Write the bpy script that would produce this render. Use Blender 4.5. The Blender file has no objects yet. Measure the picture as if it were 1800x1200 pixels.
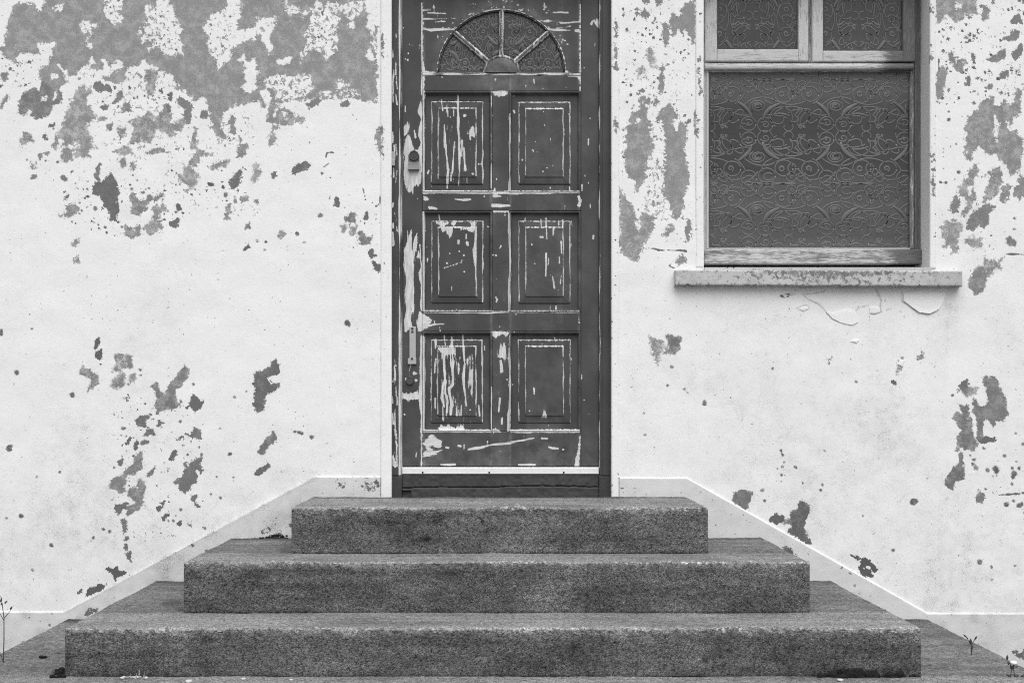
import bpy, bmesh, math, random
import numpy as np
from mathutils import Vector, Matrix

random.seed(7)
rng = np.random.default_rng(7)
sc = bpy.context.scene
col = sc.collection

# ------------------------------------------------------------------ camera
F, DW, CX, CY, ZC = 2310.0, 5.5, 870.0, 710.0, 1.066   # focal (px of an 1800 wide frame), distance to the wall, vanishing point, eye height
cam = bpy.data.cameras.new("camera")
cam.sensor_width = 36.0
cam.lens = 36.0 * F / 1800.0
cam.shift_x = (900 - CX) / 1800.0
cam.shift_y = (CY - 600) / 1800.0
cam.clip_start, cam.clip_end = 0.05, 2000.0
cam_o = bpy.data.objects.new("camera", cam)
cam_o.location = (0, -DW, ZC)
cam_o.rotation_euler = (math.radians(90), 0, 0)
col.objects.link(cam_o)
sc.camera = cam_o

# ------------------------------------------------------------------ light: overcast, brighter to the right
SUN_EL, SUN_AZ = math.radians(60), math.radians(170)       # azimuth clockwise from +Y (the wall's back)
w = bpy.data.worlds.new("World")
sc.world = w
w.use_nodes = True
nt = w.node_tree
for n in list(nt.nodes):
    nt.nodes.remove(n)
sky = nt.nodes.new("ShaderNodeTexSky")
sky.sky_type = 'NISHITA'
sky.sun_disc = False
sky.sun_elevation = SUN_EL
sky.sun_rotation = SUN_AZ
sky.dust_density = 4.0
bw = nt.nodes.new("ShaderNodeRGBToBW")                     # the photograph is black and white
bg = nt.nodes.new("ShaderNodeBackground")
bg.inputs[1].default_value = 0.12
wo = nt.nodes.new("ShaderNodeOutputWorld")
nt.links.new(sky.outputs[0], bw.inputs[0])
nt.links.new(bw.outputs[0], bg.inputs[0])
nt.links.new(bg.outputs[0], wo.inputs[0])

sl = bpy.data.lights.new("sun", 'SUN')
sl.energy = 1.6
sl.angle = math.radians(68)
sun = bpy.data.objects.new("sun", sl)
d = Vector((math.sin(SUN_AZ) * math.cos(SUN_EL), math.cos(SUN_AZ) * math.cos(SUN_EL), math.sin(SUN_EL)))
sun.rotation_euler = d.to_track_quat('Z', 'Y').to_euler()
sun.location = (4, -6, 6)
col.objects.link(sun)

vs = sc.view_settings
vs.view_transform = 'Standard'
vs.look = 'None'
vs.exposure = 0.50
vs.gamma = 1.0
vs.use_curve_mapping = False
sc.cycles.use_denoising = False
sc.cycles.max_bounces = 6
sc.cycles.pixel_filter_type = 'BLACKMAN_HARRIS'
sc.cycles.filter_width = 1.05
sc.cycles.sample_clamp_indirect = 4.0

GZ = -0.13      # the yard lies a little below the slab
# ------------------------------------------------------------------ helpers
def wx(px, y=0.0): return (px - CX) / F * (DW + y)
def wz(py, y=0.0): return ZC - (py - CY) / F * (DW + y)
def P(px, py, y=0.0): return (wx(px, y), y, wz(py, y))
def to_px(X, Y, Z):
    dd = DW + Y
    return CX + X * F / dd, CY - (Z - ZC) * F / dd

def _h(i, j, k, s):
    n = (i.astype(np.int64) * 374761393 + j.astype(np.int64) * 668265263 + k.astype(np.int64) * 2147483647 + s * 974634777) & 0x7fffffff
    n = ((n ^ (n >> 13)) * 1274126177) & 0x7fffffff
    return ((n ^ (n >> 16)) & 0xffff) / 65535.0
def vnoise(x, y, z, s=0):
    xi, yi, zi = np.floor(x), np.floor(y), np.floor(z)
    fx, fy, fz = x - xi, y - yi, z - zi
    fx, fy, fz = [f * f * (3 - 2 * f) for f in (fx, fy, fz)]
    r = 0
    for a in (0, 1):
        for b in (0, 1):
            for c in (0, 1):
                wgt = (fx if a else 1 - fx) * (fy if b else 1 - fy) * (fz if c else 1 - fz)
                r = r + wgt * _h(xi + a, yi + b, zi + c, s)
    return r - 0.5

def sdf_poly(px, py, pts):
    """signed distance in px, positive inside"""
    p = np.array(pts, float)
    q = np.roll(p, -1, axis=0)
    dmin = np.full(px.shape, 1e9)
    inside = np.zeros(px.shape, bool)
    for (ax, ay), (bx, by) in zip(p, q):
        ex, ey = bx - ax, by - ay
        t = np.clip(((px - ax) * ex + (py - ay) * ey) / (ex * ex + ey * ey + 1e-9), 0, 1)
        dmin = np.minimum(dmin, (px - ax - t * ex) ** 2 + (py - ay - t * ey) ** 2)
        c = (ay > py) != (by > py)
        xs = ax + (py - ay) * ex / (ey if abs(ey) > 1e-9 else 1e-9)
        inside ^= c & (px < xs)
    dd = np.sqrt(dmin)
    return np.where(inside, dd, -dd)
def sdf_stroke(px, py, pts):
    """polyline of (x, y, half width)"""
    best = np.full(px.shape, -1e9)
    if len(pts) == 1:
        x, y, r = pts[0]
        return r - np.hypot(px - x, py - y)
    for (ax, ay, ar), (bx, by, br) in zip(pts[:-1], pts[1:]):
        ex, ey = bx - ax, by - ay
        t = np.clip(((px - ax) * ex + (py - ay) * ey) / (ex * ex + ey * ey + 1e-9), 0, 1)
        best = np.maximum(best, ar + t * (br - ar) - np.hypot(px - ax - t * ex, py - ay - t * ey))
    return best
def near(px, py, pts, m=16):
    a = np.array(pts, float)
    return (px > a[:, 0].min() - m) & (px < a[:, 0].max() + m) & (py > a[:, 1].min() - m) & (py < a[:, 1].max() + m)

def mesh_obj(name, V, Fc, mat, parent=None, attrs=None, smooth=False):
    me = bpy.data.meshes.new(name)
    V = np.asarray(V, np.float32)
    if isinstance(Fc, np.ndarray):
        nf, k = Fc.shape
        me.vertices.add(len(V)); me.vertices.foreach_set("co", V.ravel())
        me.loops.add(nf * k); me.loops.foreach_set("vertex_index", Fc.ravel().astype(np.int32))
        me.polygons.add(nf)
        me.polygons.foreach_set("loop_start", np.arange(0, nf * k, k, dtype=np.int32))
        me.update(calc_edges=True)
    else:
        me.from_pydata([tuple(v) for v in V], [], Fc)
    if attrs:
        for k_, a in attrs.items():
            at = me.attributes.new(k_, 'FLOAT', 'POINT')
            at.data.foreach_set("value", np.asarray(a, np.float32))
    if smooth:
        me.polygons.foreach_set("use_smooth", np.ones(len(me.polygons), bool))
    me.materials.append(mat)
    me.validate()
    o = bpy.data.objects.new(name, me)
    col.objects.link(o)
    if parent is not None:
        o.parent = parent
        o.matrix_parent_inverse = parent.matrix_basis.inverted()
    return o
def empty(name, loc, label, cat, group=None):
    o = bpy.data.objects.new(name, None)
    o.empty_display_size = 0.1
    o.location = loc
    col.objects.link(o)
    o["label"] = label; o["category"] = cat
    if group: o["group"] = group
    return o
def tag(o, label=None, cat=None, group=None, kind=None):
    if label: o["label"] = label
    if cat: o["category"] = cat
    if group: o["group"] = group
    if kind: o["kind"] = kind
    return o

def seg(keys, res):
    """samples through sorted key positions no further apart than res"""
    out = []
    for a, b in zip(keys[:-1], keys[1:]):
        n = max(1, int(math.ceil((b - a) / res)))
        out.extend(list(np.linspace(a, b, n, endpoint=False)))
    out.append(keys[-1])
    return np.array(out)

def plate(name, xk, yk, y0, mat, parent, res=1.0, depth=None, back=0.03, attrf=None, bevel=0.7, smooth=False):
    """a board whose front is a dense grid. xk, yk: key lines in px (first/last = edges); y0: front depth;
    depth(PX, PY) adds to the front's y; back: thickness."""
    xk, yk = list(xk), list(yk)
    if bevel:
        xk = [xk[0], xk[0] + bevel] + xk[1:-1] + [xk[-1] - bevel, xk[-1]]
        yk = [yk[0], yk[0] + bevel] + yk[1:-1] + [yk[-1] - bevel, yk[-1]]
    xs, ys = seg(xk, res), seg(yk, res)
    PX, PY = np.meshgrid(xs, ys)
    D = np.full(PX.shape, y0)
    if depth is not None:
        D = D + depth(PX, PY)
    if bevel:
        b = bevel / F * DW
        D[0, :] += b; D[-1, :] += b; D[:, 0] += b; D[:, -1] += b
    X, Z = wx(PX, y0), wz(PY, y0)
    ny, nx = PX.shape
    V = np.stack([X, D, Z], -1).reshape(-1, 3)
    I = np.arange(nx * ny).reshape(ny, nx)
    Q = np.stack([I[:-1, :-1], I[1:, :-1], I[1:, 1:], I[:-1, 1:]], -1).reshape(-1, 4)
    loop = np.concatenate([I[0, :-1], I[:-1, -1], I[-1, :0:-1], I[:0:-1, 0]])
    sk = V[loop].copy(); sk[:, 1] = y0 + back
    n = len(loop); base = len(V)
    j = np.arange(n); j2 = (j + 1) % n
    S = np.stack([loop[j], loop[j2], base + j2, base + j], -1)
    V = np.concatenate([V, sk]); Q = np.concatenate([Q, S])
    A = None
    if attrf is not None:
        A = attrf(np.concatenate([PX.ravel(), PX.ravel()[loop]]), np.concatenate([PY.ravel(), PY.ravel()[loop]]))
    return mesh_obj(name, V, Q, mat, parent, A, smooth)

class MB:
    def __init__(s): s.v, s.f = [], []
    def add(s, V, Fc):
        b = len(s.v); s.v += [tuple(p) for p in V]; s.f += [tuple(b + i for i in f) for f in Fc]
    def box(s, x0, x1, y0, y1, z0, z1, c=0.0):
        if c <= 0:
            s.add([(x0, y0, z0), (x1, y0, z0), (x1, y1, z0), (x0, y1, z0), (x0, y0, z1), (x1, y0, z1), (x1, y1, z1), (x0, y1, z1)],
                  [(0, 3, 2, 1), (4, 5, 6, 7), (0, 1, 5, 4), (1, 2, 6, 5), (2, 3, 7, 6), (3, 0, 4, 7)])
        else:   # front edges chamfered
            a = [(x0, y1, z0), (x1, y1, z0), (x1, y1, z1), (x0, y1, z1)]
            m = [(x0, y0 + c, z0), (x1, y0 + c, z0), (x1, y0 + c, z1), (x0, y0 + c, z1)]
            f = [(x0 + c, y0, z0 + c), (x1 - c, y0, z0 + c), (x1 - c, y0, z1 - c), (x0 + c, y0, z1 - c)]
            F_ = [(0, 3, 2, 1), (8, 9, 10, 11)]
            for i in range(4):
                k = (i + 1) % 4
                F_ += [(i, k, 4 + k, 4 + i), (4 + i, 4 + k, 8 + k, 8 + i)]
            s.add(a + m + f, F_)
    def tube(s, pts, rad, n=6, flat=1.0):
        pts = [Vector(p) for p in pts]
        R = rad if hasattr(rad, '__len__') else [rad] * len(pts)
        V = []
        for i, p in enumerate(pts):
            t = (pts[min(i + 1, len(pts) - 1)] - pts[max(i - 1, 0)]).normalized()
            up = Vector((0, 1, 0)) if abs(t.y) < 0.9 else Vector((1, 0, 0))
            u = t.cross(up).normalized(); v_ = u.cross(t).normalized()
            for k in range(n):
                a = 2 * math.pi * k / n
                V.append(p + (u * math.cos(a) + v_ * math.sin(a) * flat) * R[i])
        Fc = []
        for i in range(len(pts) - 1):
            for k in range(n):
                k2 = (k + 1) % n
                Fc.append((i * n + k, i * n + k2, (i + 1) * n + k2, (i + 1) * n + k))
        Fc.append(tuple(range(n))[::-1]); Fc.append(tuple((len(pts) - 1) * n + k for k in range(n)))
        s.add(V, Fc)
    def disc(s, c, r, y0, y1, n=28, ch=0.0):
        """cylinder along y; front at y0"""
        cx, cz = c
        rings = [(r, y1), (r, y0 + ch), (r - ch, y0)] if ch else [(r, y1), (r, y0)]
        V = []
        for rr, yy in rings:
            V += [(cx + rr * math.cos(2 * math.pi * k / n), yy, cz + rr * math.sin(2 * math.pi * k / n)) for k in range(n)]
        Fc = []
        for i in range(len(rings) - 1):
            for k in range(n):
                k2 = (k + 1) % n
                Fc.append((i * n + k, i * n + k2, (i + 1) * n + k2, (i + 1) * n + k))
        m = (len(rings) - 1) * n
        Fc.append(tuple(m + k for k in range(n)))
        s.add(V, Fc)
    def ring(s, c, r0, r1, y0, y1, n=28):
        cx, cz = c
        V = []
        for rr, yy in [(r1, y1), (r1, y0 + 0.0006), (r1 - 0.0006, y0), (r0 + 0.0006, y0), (r0, y0 + 0.0006), (r0, y1)]:
            V += [(cx + rr * math.cos(2 * math.pi * k / n), yy, cz + rr * math.sin(2 * math.pi * k / n)) for k in range(n)]
        Fc = []
        for i in range(5):
            for k in range(n):
                k2 = (k + 1) % n
                Fc.append((i * n + k, i * n + k2, (i + 1) * n + k2, (i + 1) * n + k))
        s.add(V, Fc)
    def blob(s, c, r, sq=(1, 1, 1), seed=0, rough=0.3, n=8, m=6):
        V, Fc = [], []
        rr = random.Random(seed)
        for i in range(m + 1):
            th = math.pi * i / m
            for k in range(n):
                ph = 2 * math.pi * k / n
                q = r * (1 + rough * (rr.random() - 0.5) * 2 * math.sin(th))
                V.append((c[0] + q * sq[0] * math.sin(th) * math.cos(ph), c[1] + q * sq[1] * math.sin(th) * math.sin(ph), c[2] + q * sq[2] * math.cos(th)))
        for i in range(m):
            for k in range(n):
                k2 = (k + 1) % n
                Fc.append((i * n + k, (i + 1) * n + k, (i + 1) * n + k2, i * n + k2))
        s.add(V, Fc)
    def build(s, name, mat, parent=None, smooth=False):
        o = mesh_obj(name, s.v, s.f, mat, parent, None, smooth)
        bm = bmesh.new(); bm.from_mesh(o.data)
        bmesh.ops.recalc_face_normals(bm, faces=bm.faces)
        bm.to_mesh(o.data); bm.free()
        return o

# ------------------------------------------------------------------ materials
class NT:
    def __init__(s, name):
        s.m = bpy.data.materials.new(name); s.m.use_nodes = True
        s.t = s.m.node_tree; s.b = s.t.nodes["Principled BSDF"]
        g = s.t.nodes.new("ShaderNodeNewGeometry"); s.pos = g.outputs["Position"]; s.nrm = g.outputs["Normal"]
    def put(s, sock, v):
        if isinstance(v, (int, float)): sock.default_value = v
        elif isinstance(v, tuple): sock.default_value = v
        else: s.t.links.new(v, sock)
    def math(s, op, a, b=0.0, c=None, clamp=False):
        n = s.t.nodes.new("ShaderNodeMath"); n.operation = op; n.use_clamp = clamp
        s.put(n.inputs[0], a); s.put(n.inputs[1], b)
        if c is not None: s.put(n.inputs[2], c)
        return n.outputs[0]
    def noise(s, scale, detail=3, rough=0.55, vec=None, dist=0.0):
        n = s.t.nodes.new("ShaderNodeTexNoise")
        n.inputs["Scale"].default_value = scale; n.inputs["Detail"].default_value = detail
        n.inputs["Roughness"].default_value = rough; n.inputs["Distortion"].default_value = dist
        s.t.links.new(vec if vec is not None else s.pos, n.inputs["Vector"])
        return n.outputs[0]
    def voro(s, scale, vec=None, feature='F1'):
        n = s.t.nodes.new("ShaderNodeTexVoronoi"); n.feature = feature
        n.inputs["Scale"].default_value = scale
        s.t.links.new(vec if vec is not None else s.pos, n.inputs["Vector"])
        sep = s.t.nodes.new("ShaderNodeSeparateColor"); s.t.links.new(n.outputs["Color"], sep.inputs[0])
        return n.outputs["Distance"], sep.outputs[0], sep.outputs[1]
    def stretch(s, v, off=(0, 0, 0)):
        n = s.t.nodes.new("ShaderNodeMapping"); n.inputs["Scale"].default_value = v; n.inputs["Location"].default_value = off
        s.t.links.new(s.pos, n.inputs["Vector"]); return n.outputs[0]
    def attr(s, name):
        n = s.t.nodes.new("ShaderNodeAttribute"); n.attribute_name = name; return n.outputs["Fac"]
    def rng(s, v, a, b, c=0.0, d_=1.0, smooth=True):
        n = s.t.nodes.new("ShaderNodeMapRange"); n.interpolation_type = 'SMOOTHSTEP' if smooth else 'LINEAR'
        s.put(n.inputs[0], v); s.put(n.inputs[1], a); s.put(n.inputs[2], b); s.put(n.inputs[3], c); s.put(n.inputs[4], d_)
        return n.outputs[0]
    def mix(s, f, a, b):
        n = s.t.nodes.new("ShaderNodeMix"); n.data_type = 'FLOAT'
        s.put(n.inputs[0], f); s.put(n.inputs[2], a); s.put(n.inputs[3], b); return n.outputs[0]
    def grey(s, v):
        n = s.t.nodes.new("ShaderNodeCombineColor")
        for i in range(3): s.put(n.inputs[i], v)
        s.t.links.new(n.outputs[0], s.b.inputs["Base Color"])
    def bump(s, h, strength=0.5, dist=0.002):
        n = s.t.nodes.new("ShaderNodeBump"); n.inputs["Strength"].default_value = strength; n.inputs["Distance"].default_value = dist
        s.put(n.inputs["Height"], h); s.t.links.new(n.outputs[0], s.b.inputs["Normal"])
    def rough(s, v, spec=0.3):
        s.put(s.b.inputs["Roughness"], v); s.b.inputs["Specular IOR Level"].default_value = spec

def wall_paint(name, paint=0.80, dirtmul=1.0, na=28.0, nb=9.0):
    k = NT(name)
    n1 = k.noise(48, 4, 0.60, None, 0.5); n2 = k.noise(170, 2, 0.6); n3 = k.noise(9, 3, 0.5); n4 = k.noise(420, 2, 0.6)
    rag = k.attr("rag")
    L = k.math('ADD', k.attr("loss"), k.math('MULTIPLY', rag, k.math('ADD', k.math('MULTIPLY', k.math('SUBTRACT', n1, 0.5), na), k.math('MULTIPLY', k.math('SUBTRACT', n2, 0.5), nb))))
    soft = k.math('ADD', 0.6, k.math('MULTIPLY', k.attr("resid"), 2.2))
    m1 = k.rng(L, k.math('MULTIPLY', soft, -1.0), soft)
    # round pin-hole flakes
    off = k.t.nodes.new("ShaderNodeVectorMath"); off.operation = 'ADD'
    nz = k.t.nodes.new("ShaderNodeTexNoise"); nz.inputs["Scale"].default_value = 150; nz.inputs["Detail"].default_value = 3; k.t.links.new(k.pos, nz.inputs["Vector"])
    sc_ = k.t.nodes.new("ShaderNodeVectorMath"); sc_.operation = 'SCALE'; sc_.inputs["Scale"].default_value = 0.022
    k.t.links.new(nz.outputs["Color"], sc_.inputs[0]); k.t.links.new(k.pos, off.inputs[0]); k.t.links.new(sc_.outputs[0], off.inputs[1])
    sp = k.attr("speck")
    dots = None
    for scale, fac in ((62, 1.0), (34, 0.62)):
        dist, ra, rb = k.voro(scale, off.outputs[0])
        r = k.math('MULTIPLY', k.math('MULTIPLY', sp, fac), k.math('POWER', ra, 3.2))
        r = k.math('SUBTRACT', k.math('MULTIPLY', r, 0.62), 0.02)
        q = k.rng(k.math('SUBTRACT', r, dist), -0.04, 0.05)
        dots = q if dots is None else k.math('MAXIMUM', dots, q)
    tone = k.math('MAXIMUM', k.attr("tone"), k.math('MULTIPLY', dots, k.math('SUBTRACT', 1.0, m1)))
    m = k.math('MAXIMUM', m1, dots)
    # bare render, with chalky paint residue
    bare = k.mix(tone, 0.268, 0.100)
    bare = k.math('MULTIPLY', bare, k.rng(k.math('ADD', n4, k.math('MULTIPLY', n2, 0.5)), 0.50, 1.0, 0.74, 1.26, False))
    res = k.math('MULTIPLY', k.attr("resid"), k.rng(k.math('ADD', k.math('MULTIPLY', k.noise(22, 6, 0.72), 0.62), k.math('MULTIPLY', k.noise(230, 3, 0.7), 0.38)), 0.455, 0.60))
    bare = k.mix(res, bare, 0.52)
    # paint with grime and painted shade
    d1 = k.attr("dirt")
    fine = k.rng(k.math('ADD', k.math('MULTIPLY', k.noise(240, 3, 0.75), 0.7), k.math('MULTIPLY', k.noise(20, 3), 0.3)), 0.50, 0.66)
    cloud = k.rng(k.math('ADD', k.math('MULTIPLY', n3, 0.6), k.math('MULTIPLY', k.noise(34, 4, 0.65), 0.4)), 0.40, 0.62)
    g = k.math('MULTIPLY', d1, k.math('ADD', k.math('MULTIPLY', fine, 0.85), k.math('MULTIPLY', cloud, 0.20)))
    g = k.math('ADD', g, k.math('MULTIPLY', k.math('MULTIPLY', d1, d1), 0.10))
    pc = k.math('MULTIPLY', paint, k.math('SUBTRACT', 1.0, k.math('MULTIPLY', g, 0.55 * dirtmul), clamp=True))
    pc = k.math('MULTIPLY', pc, k.rng(n4, 0.32, 0.68, 0.90, 1.04, False))
    k.grey(k.mix(m, pc, bare))
    h = k.math('ADD', k.math('MULTIPLY', k.math('SUBTRACT', 1.0, m), 0.5), k.math('MULTIPLY', n2, 0.22))
    h = k.math('ADD', h, k.math('MULTIPLY', n4, k.mix(m, 0.10, 0.35)))
    h = k.math('ADD', h, k.math('MULTIPLY', k.noise(14, 2), 0.7))
    k.bump(h, 0.7, 0.0032)
    k.rough(0.85, 0.15)
    return k.m

def chipped(name, paint, under, vec_scale, na=7.0, nb=3.0, rgh=0.45):
    """dark gloss paint flaking off a pale undercoat; vec_scale stretches the flakes along the grain"""
    k = NT(name)
    v = k.stretch(vec_scale)
    n1 = k.noise(100, 2, 0.55, v); n2 = k.noise(300, 2, 0.6); n3 = k.noise(7, 3); n4 = k.noise(500, 2, 0.6)
    L = k.math('ADD', k.attr("chip"), k.math('MULTIPLY', k.attr("rag"), k.math('ADD', k.math('MULTIPLY', k.math('SUBTRACT', n1, 0.5), na), k.math('MULTIPLY', k.math('SUBTRACT', n2, 0.5), nb))))
    m = k.rng(L, -0.45, 0.45)
    pc = k.math('MULTIPLY', paint, k.rng(n3, 0.3, 0.7, 0.82, 1.2, False))
    pc = k.math('MULTIPLY', pc, k.rng(n4, 0.3, 0.7, 0.80, 1.22, False))
    pc = k.math('ADD', pc, k.math('MULTIPLY', k.attr("dust"), k.rng(k.noise(16, 5, 0.65), 0.30, 0.72, 0.0, 0.095)))
    uc = k.math('MULTIPLY', under, k.rng(k.noise(140, 3, 0.6, v), 0.3, 0.7, 0.72, 1.12, False))
    k.grey(k.mix(m, pc, uc))
    h = k.math('ADD', k.math('MULTIPLY', k.math('SUBTRACT', 1.0, m), 0.6), k.math('MULTIPLY', k.noise(90, 3, 0.6, v), 0.5))
    k.bump(h, 0.5, 0.0009)
    k.rough(k.mix(m, rgh, 0.8), 0.25)
    return k.m

def concrete(name, base=0.105):
    k = NT(name)
    n1 = k.noise(9, 4, 0.62, k.stretch((0.5, 1, 1.2))); n2 = k.noise(55, 4, 0.65); n3 = k.noise(420, 2, 0.7)
    d1, r1, s1 = k.voro(290); d2, r2, s2 = k.voro(180); d3, r3, s3 = k.voro(90)
    worn = k.math('MULTIPLY', k.attr("worn"), k.rng(n2, 0.30, 0.60, 0.35, 1.0))
    stain_and_crease = k.attr("stain_and_crease")
    cell = k.math('ADD', k.math('MULTIPLY', r1, 0.75), k.math('MULTIPLY', r2, 0.5))
    c = k.math('MULTIPLY', base, k.math('ADD', 0.12, k.math('MULTIPLY', cell, 1.5)))
    peb = k.math('MULTIPLY', k.rng(s2, 0.70, 0.76), k.rng(d2, 0.44, 0.32))          # pale pebbles
    c = k.mix(k.math('MULTIPLY', peb, k.mix(worn, 0.6, 0.95)), c, k.mix(r3, 0.20, 0.34))
    pit = k.math('MULTIPLY', k.rng(s1, 0.14, 0.10), k.rng(d1, 0.5, 0.32))
    c = k.mix(pit, c, 0.03)
    c = k.math('MULTIPLY', c, k.rng(n1, 0.30, 0.70, 0.60, 1.40, False))
    c = k.math('MULTIPLY', c, k.rng(n2, 0.30, 0.70, 0.78, 1.2, False))
    c = k.mix(k.math('MULTIPLY', worn, 0.85), c, k.math('ADD', 0.09, k.math('MULTIPLY', cell, 0.30)))
    ed = k.math('MULTIPLY', k.attr("edge"), k.rng(k.noise(90, 3, 0.7), 0.38, 0.56, 0.15, 1.0))
    grit = k.math('MULTIPLY', k.math('ADD', 0.13, k.math('MULTIPLY', r3, 0.62)), k.rng(d3, 0.62, 0.42, 0.25, 1.0))
    c = k.mix(ed, c, grit)
    brd = k.rng(k.noise(26, 3, 0.6, k.stretch((0.05, 1, 1.5))), 0.32, 0.68, 0.84, 1.16, False)
    big = k.rng(k.noise(3.2, 3, 0.55), 0.32, 0.68, 0.80, 1.24, False)
    c = k.math('MULTIPLY', c, k.math('MULTIPLY', brd, big))
    st = k.math('MULTIPLY', stain_and_crease, k.rng(k.noise(30, 4, 0.6), 0.25, 0.6, 0.6, 1.0), clamp=True)
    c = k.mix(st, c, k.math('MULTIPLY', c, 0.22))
    k.grey(c)
    h = k.math('ADD', k.math('MULTIPLY', k.rng(d1, 0.0, 0.6, 1.0, 0.0), 0.5), k.math('MULTIPLY', k.rng(d2, 0.0, 0.6, 1.0, 0.0), 0.8))
    h = k.math('ADD', h, k.math('MULTIPLY', n2, 1.2)); h = k.math('ADD', h, k.math('MULTIPLY', n3, 0.4))
    k.bump(h, 0.75, 0.0028)
    k.rough(0.9, 0.15)
    return k.m

def worn_wood(name, paint, wood, vec_scale, thr=0.52):
    """thin pale paint over grey timber, worn along the grain"""
    k = NT(name)
    v = k.stretch(vec_scale)
    n1 = k.noise(60, 5, 0.7, v); n2 = k.noise(330, 3, 0.7, v); n3 = k.noise(14, 3); n4 = k.noise(180, 3, 0.6)
    s = k.math('ADD', k.math('ADD', k.math('MULTIPLY', n1, 0.36), k.math('MULTIPLY', n2, 0.5)), k.math('MULTIPLY', n3, 0.14))
    s = k.math('ADD', s, k.math('MULTIPLY', k.attr("bare"), 0.24))
    m = k.rng(s, thr - .02, thr + 0.12)
    wc = k.math('MULTIPLY', wood, k.rng(n2, 0.3, 0.7, 0.6, 1.4, False))
    pc = k.math('MULTIPLY', paint, k.rng(n4, 0.3, 0.7, 0.85, 1.1, False))
    k.grey(k.mix(m, pc, wc))
    k.bump(k.math('ADD', k.math('MULTIPLY', k.math('SUBTRACT', 1.0, m), 0.5), n2), 0.5, 0.001)
    k.rough(0.75, 0.2)
    return k.m

def plain(name, c, rough=0.6, metal=0.0, spec=0.3, var=0.2, scale=120, bump=0.2):
    k = NT(name)
    n1 = k.noise(scale, 4, 0.6); n2 = k.noise(scale / 10, 3)
    v = k.math('MULTIPLY', c, k.math('ADD', 1.0 - var, k.math('MULTIPLY', k.math('ADD', n1, n2), var)))
    k.grey(v); k.bump(n1, bump, 0.001); k.rough(k.rng(n1, 0.3, 0.7, rough * 0.85, min(1, rough * 1.15), False), spec)
    k.b.inputs["Metallic"].default_value = metal
    return k.m

M_wall = wall_paint("peeling_wall_paint", 0.80)
M_plinth = wall_paint("plinth_paint", 0.64, 1.15)
M_dv = chipped("door_paint_upright_grain", 0.058, 0.62, (1, 1, 0.14))
M_dh = chipped("door_paint_level_grain", 0.058, 0.62, (0.14, 1, 1))
M_fr = chipped("frame_paint", 0.060, 0.66, (1, 1, 0.12))
M_conc = concrete("washed_concrete", 0.104)
M_sill = wall_paint("sill_paint", 0.52, 1.2, 30, 9)
M_wv = worn_wood("window_timber_upright", 0.52, 0.13, (1, 1, 0.08))
M_wh = worn_wood("window_timber_level", 0.52, 0.13, (0.08, 1, 1))
M_margin = wall_paint("margin_paint", 0.80)
M_alu = plain("bare_aluminium", 0.80, 0.5, 0.25, 0.4, 0.12, 60)
M_metal = plain("dull_lock_metal", 0.085, 0.42, 0.5, 0.5, 0.3, 200)
M_plate = plain("brushed_plate", 0.42, 0.5, 0.35, 0.4, 0.25, 150)
M_dark = plain("dark_hole", 0.012, 0.9)
M_thr = plain("damp_threshold_concrete", 0.062, 0.85, 0, 0.15, 0.9, 260, 0.8)
M_crack = plain("crack_grime", 0.015, 0.95)
M_weed = plain("weed_green", 0.055, 0.7)
M_flower = plain("white_petals", 0.7, 0.8)
M_straw = plain("dry_straw", 0.45, 0.8)
M_moss = plain("dark_moss", 0.016, 0.95, 0, 0.1, 0.6, 300)
M_stone = plain("pale_pebble", 0.5, 0.8)
M_ground = concrete("yard_ground", 0.10)
M_brickdark = plain("room_dark", 0.02, 0.9)

def glass_mat(name, c, spec, rgh):
    k = NT(name)
    bands = k.noise(4, 3, 0.6, k.stretch((0.12, 1, 1.6), (0, 0, .35)))  # level light and dark bands of the glass, painted as stretched noise
    c2 = k.math('MULTIPLY', c, k.math('MULTIPLY', k.rng(bands, 0.36, 0.64, 0.80, 1.25, False), k.rng(k.noise(420, 2), 0.3, 0.7, 0.8, 1.2, False)))
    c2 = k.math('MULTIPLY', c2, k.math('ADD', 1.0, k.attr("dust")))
    k.grey(c2)
    k.bump(k.noise(30, 2), 0.12, 0.002)
    k.rough(rgh, spec)
    return k.m
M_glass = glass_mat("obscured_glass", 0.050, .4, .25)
M_relief = glass_mat("glass_relief", 0.100, .45, .3)

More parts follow.
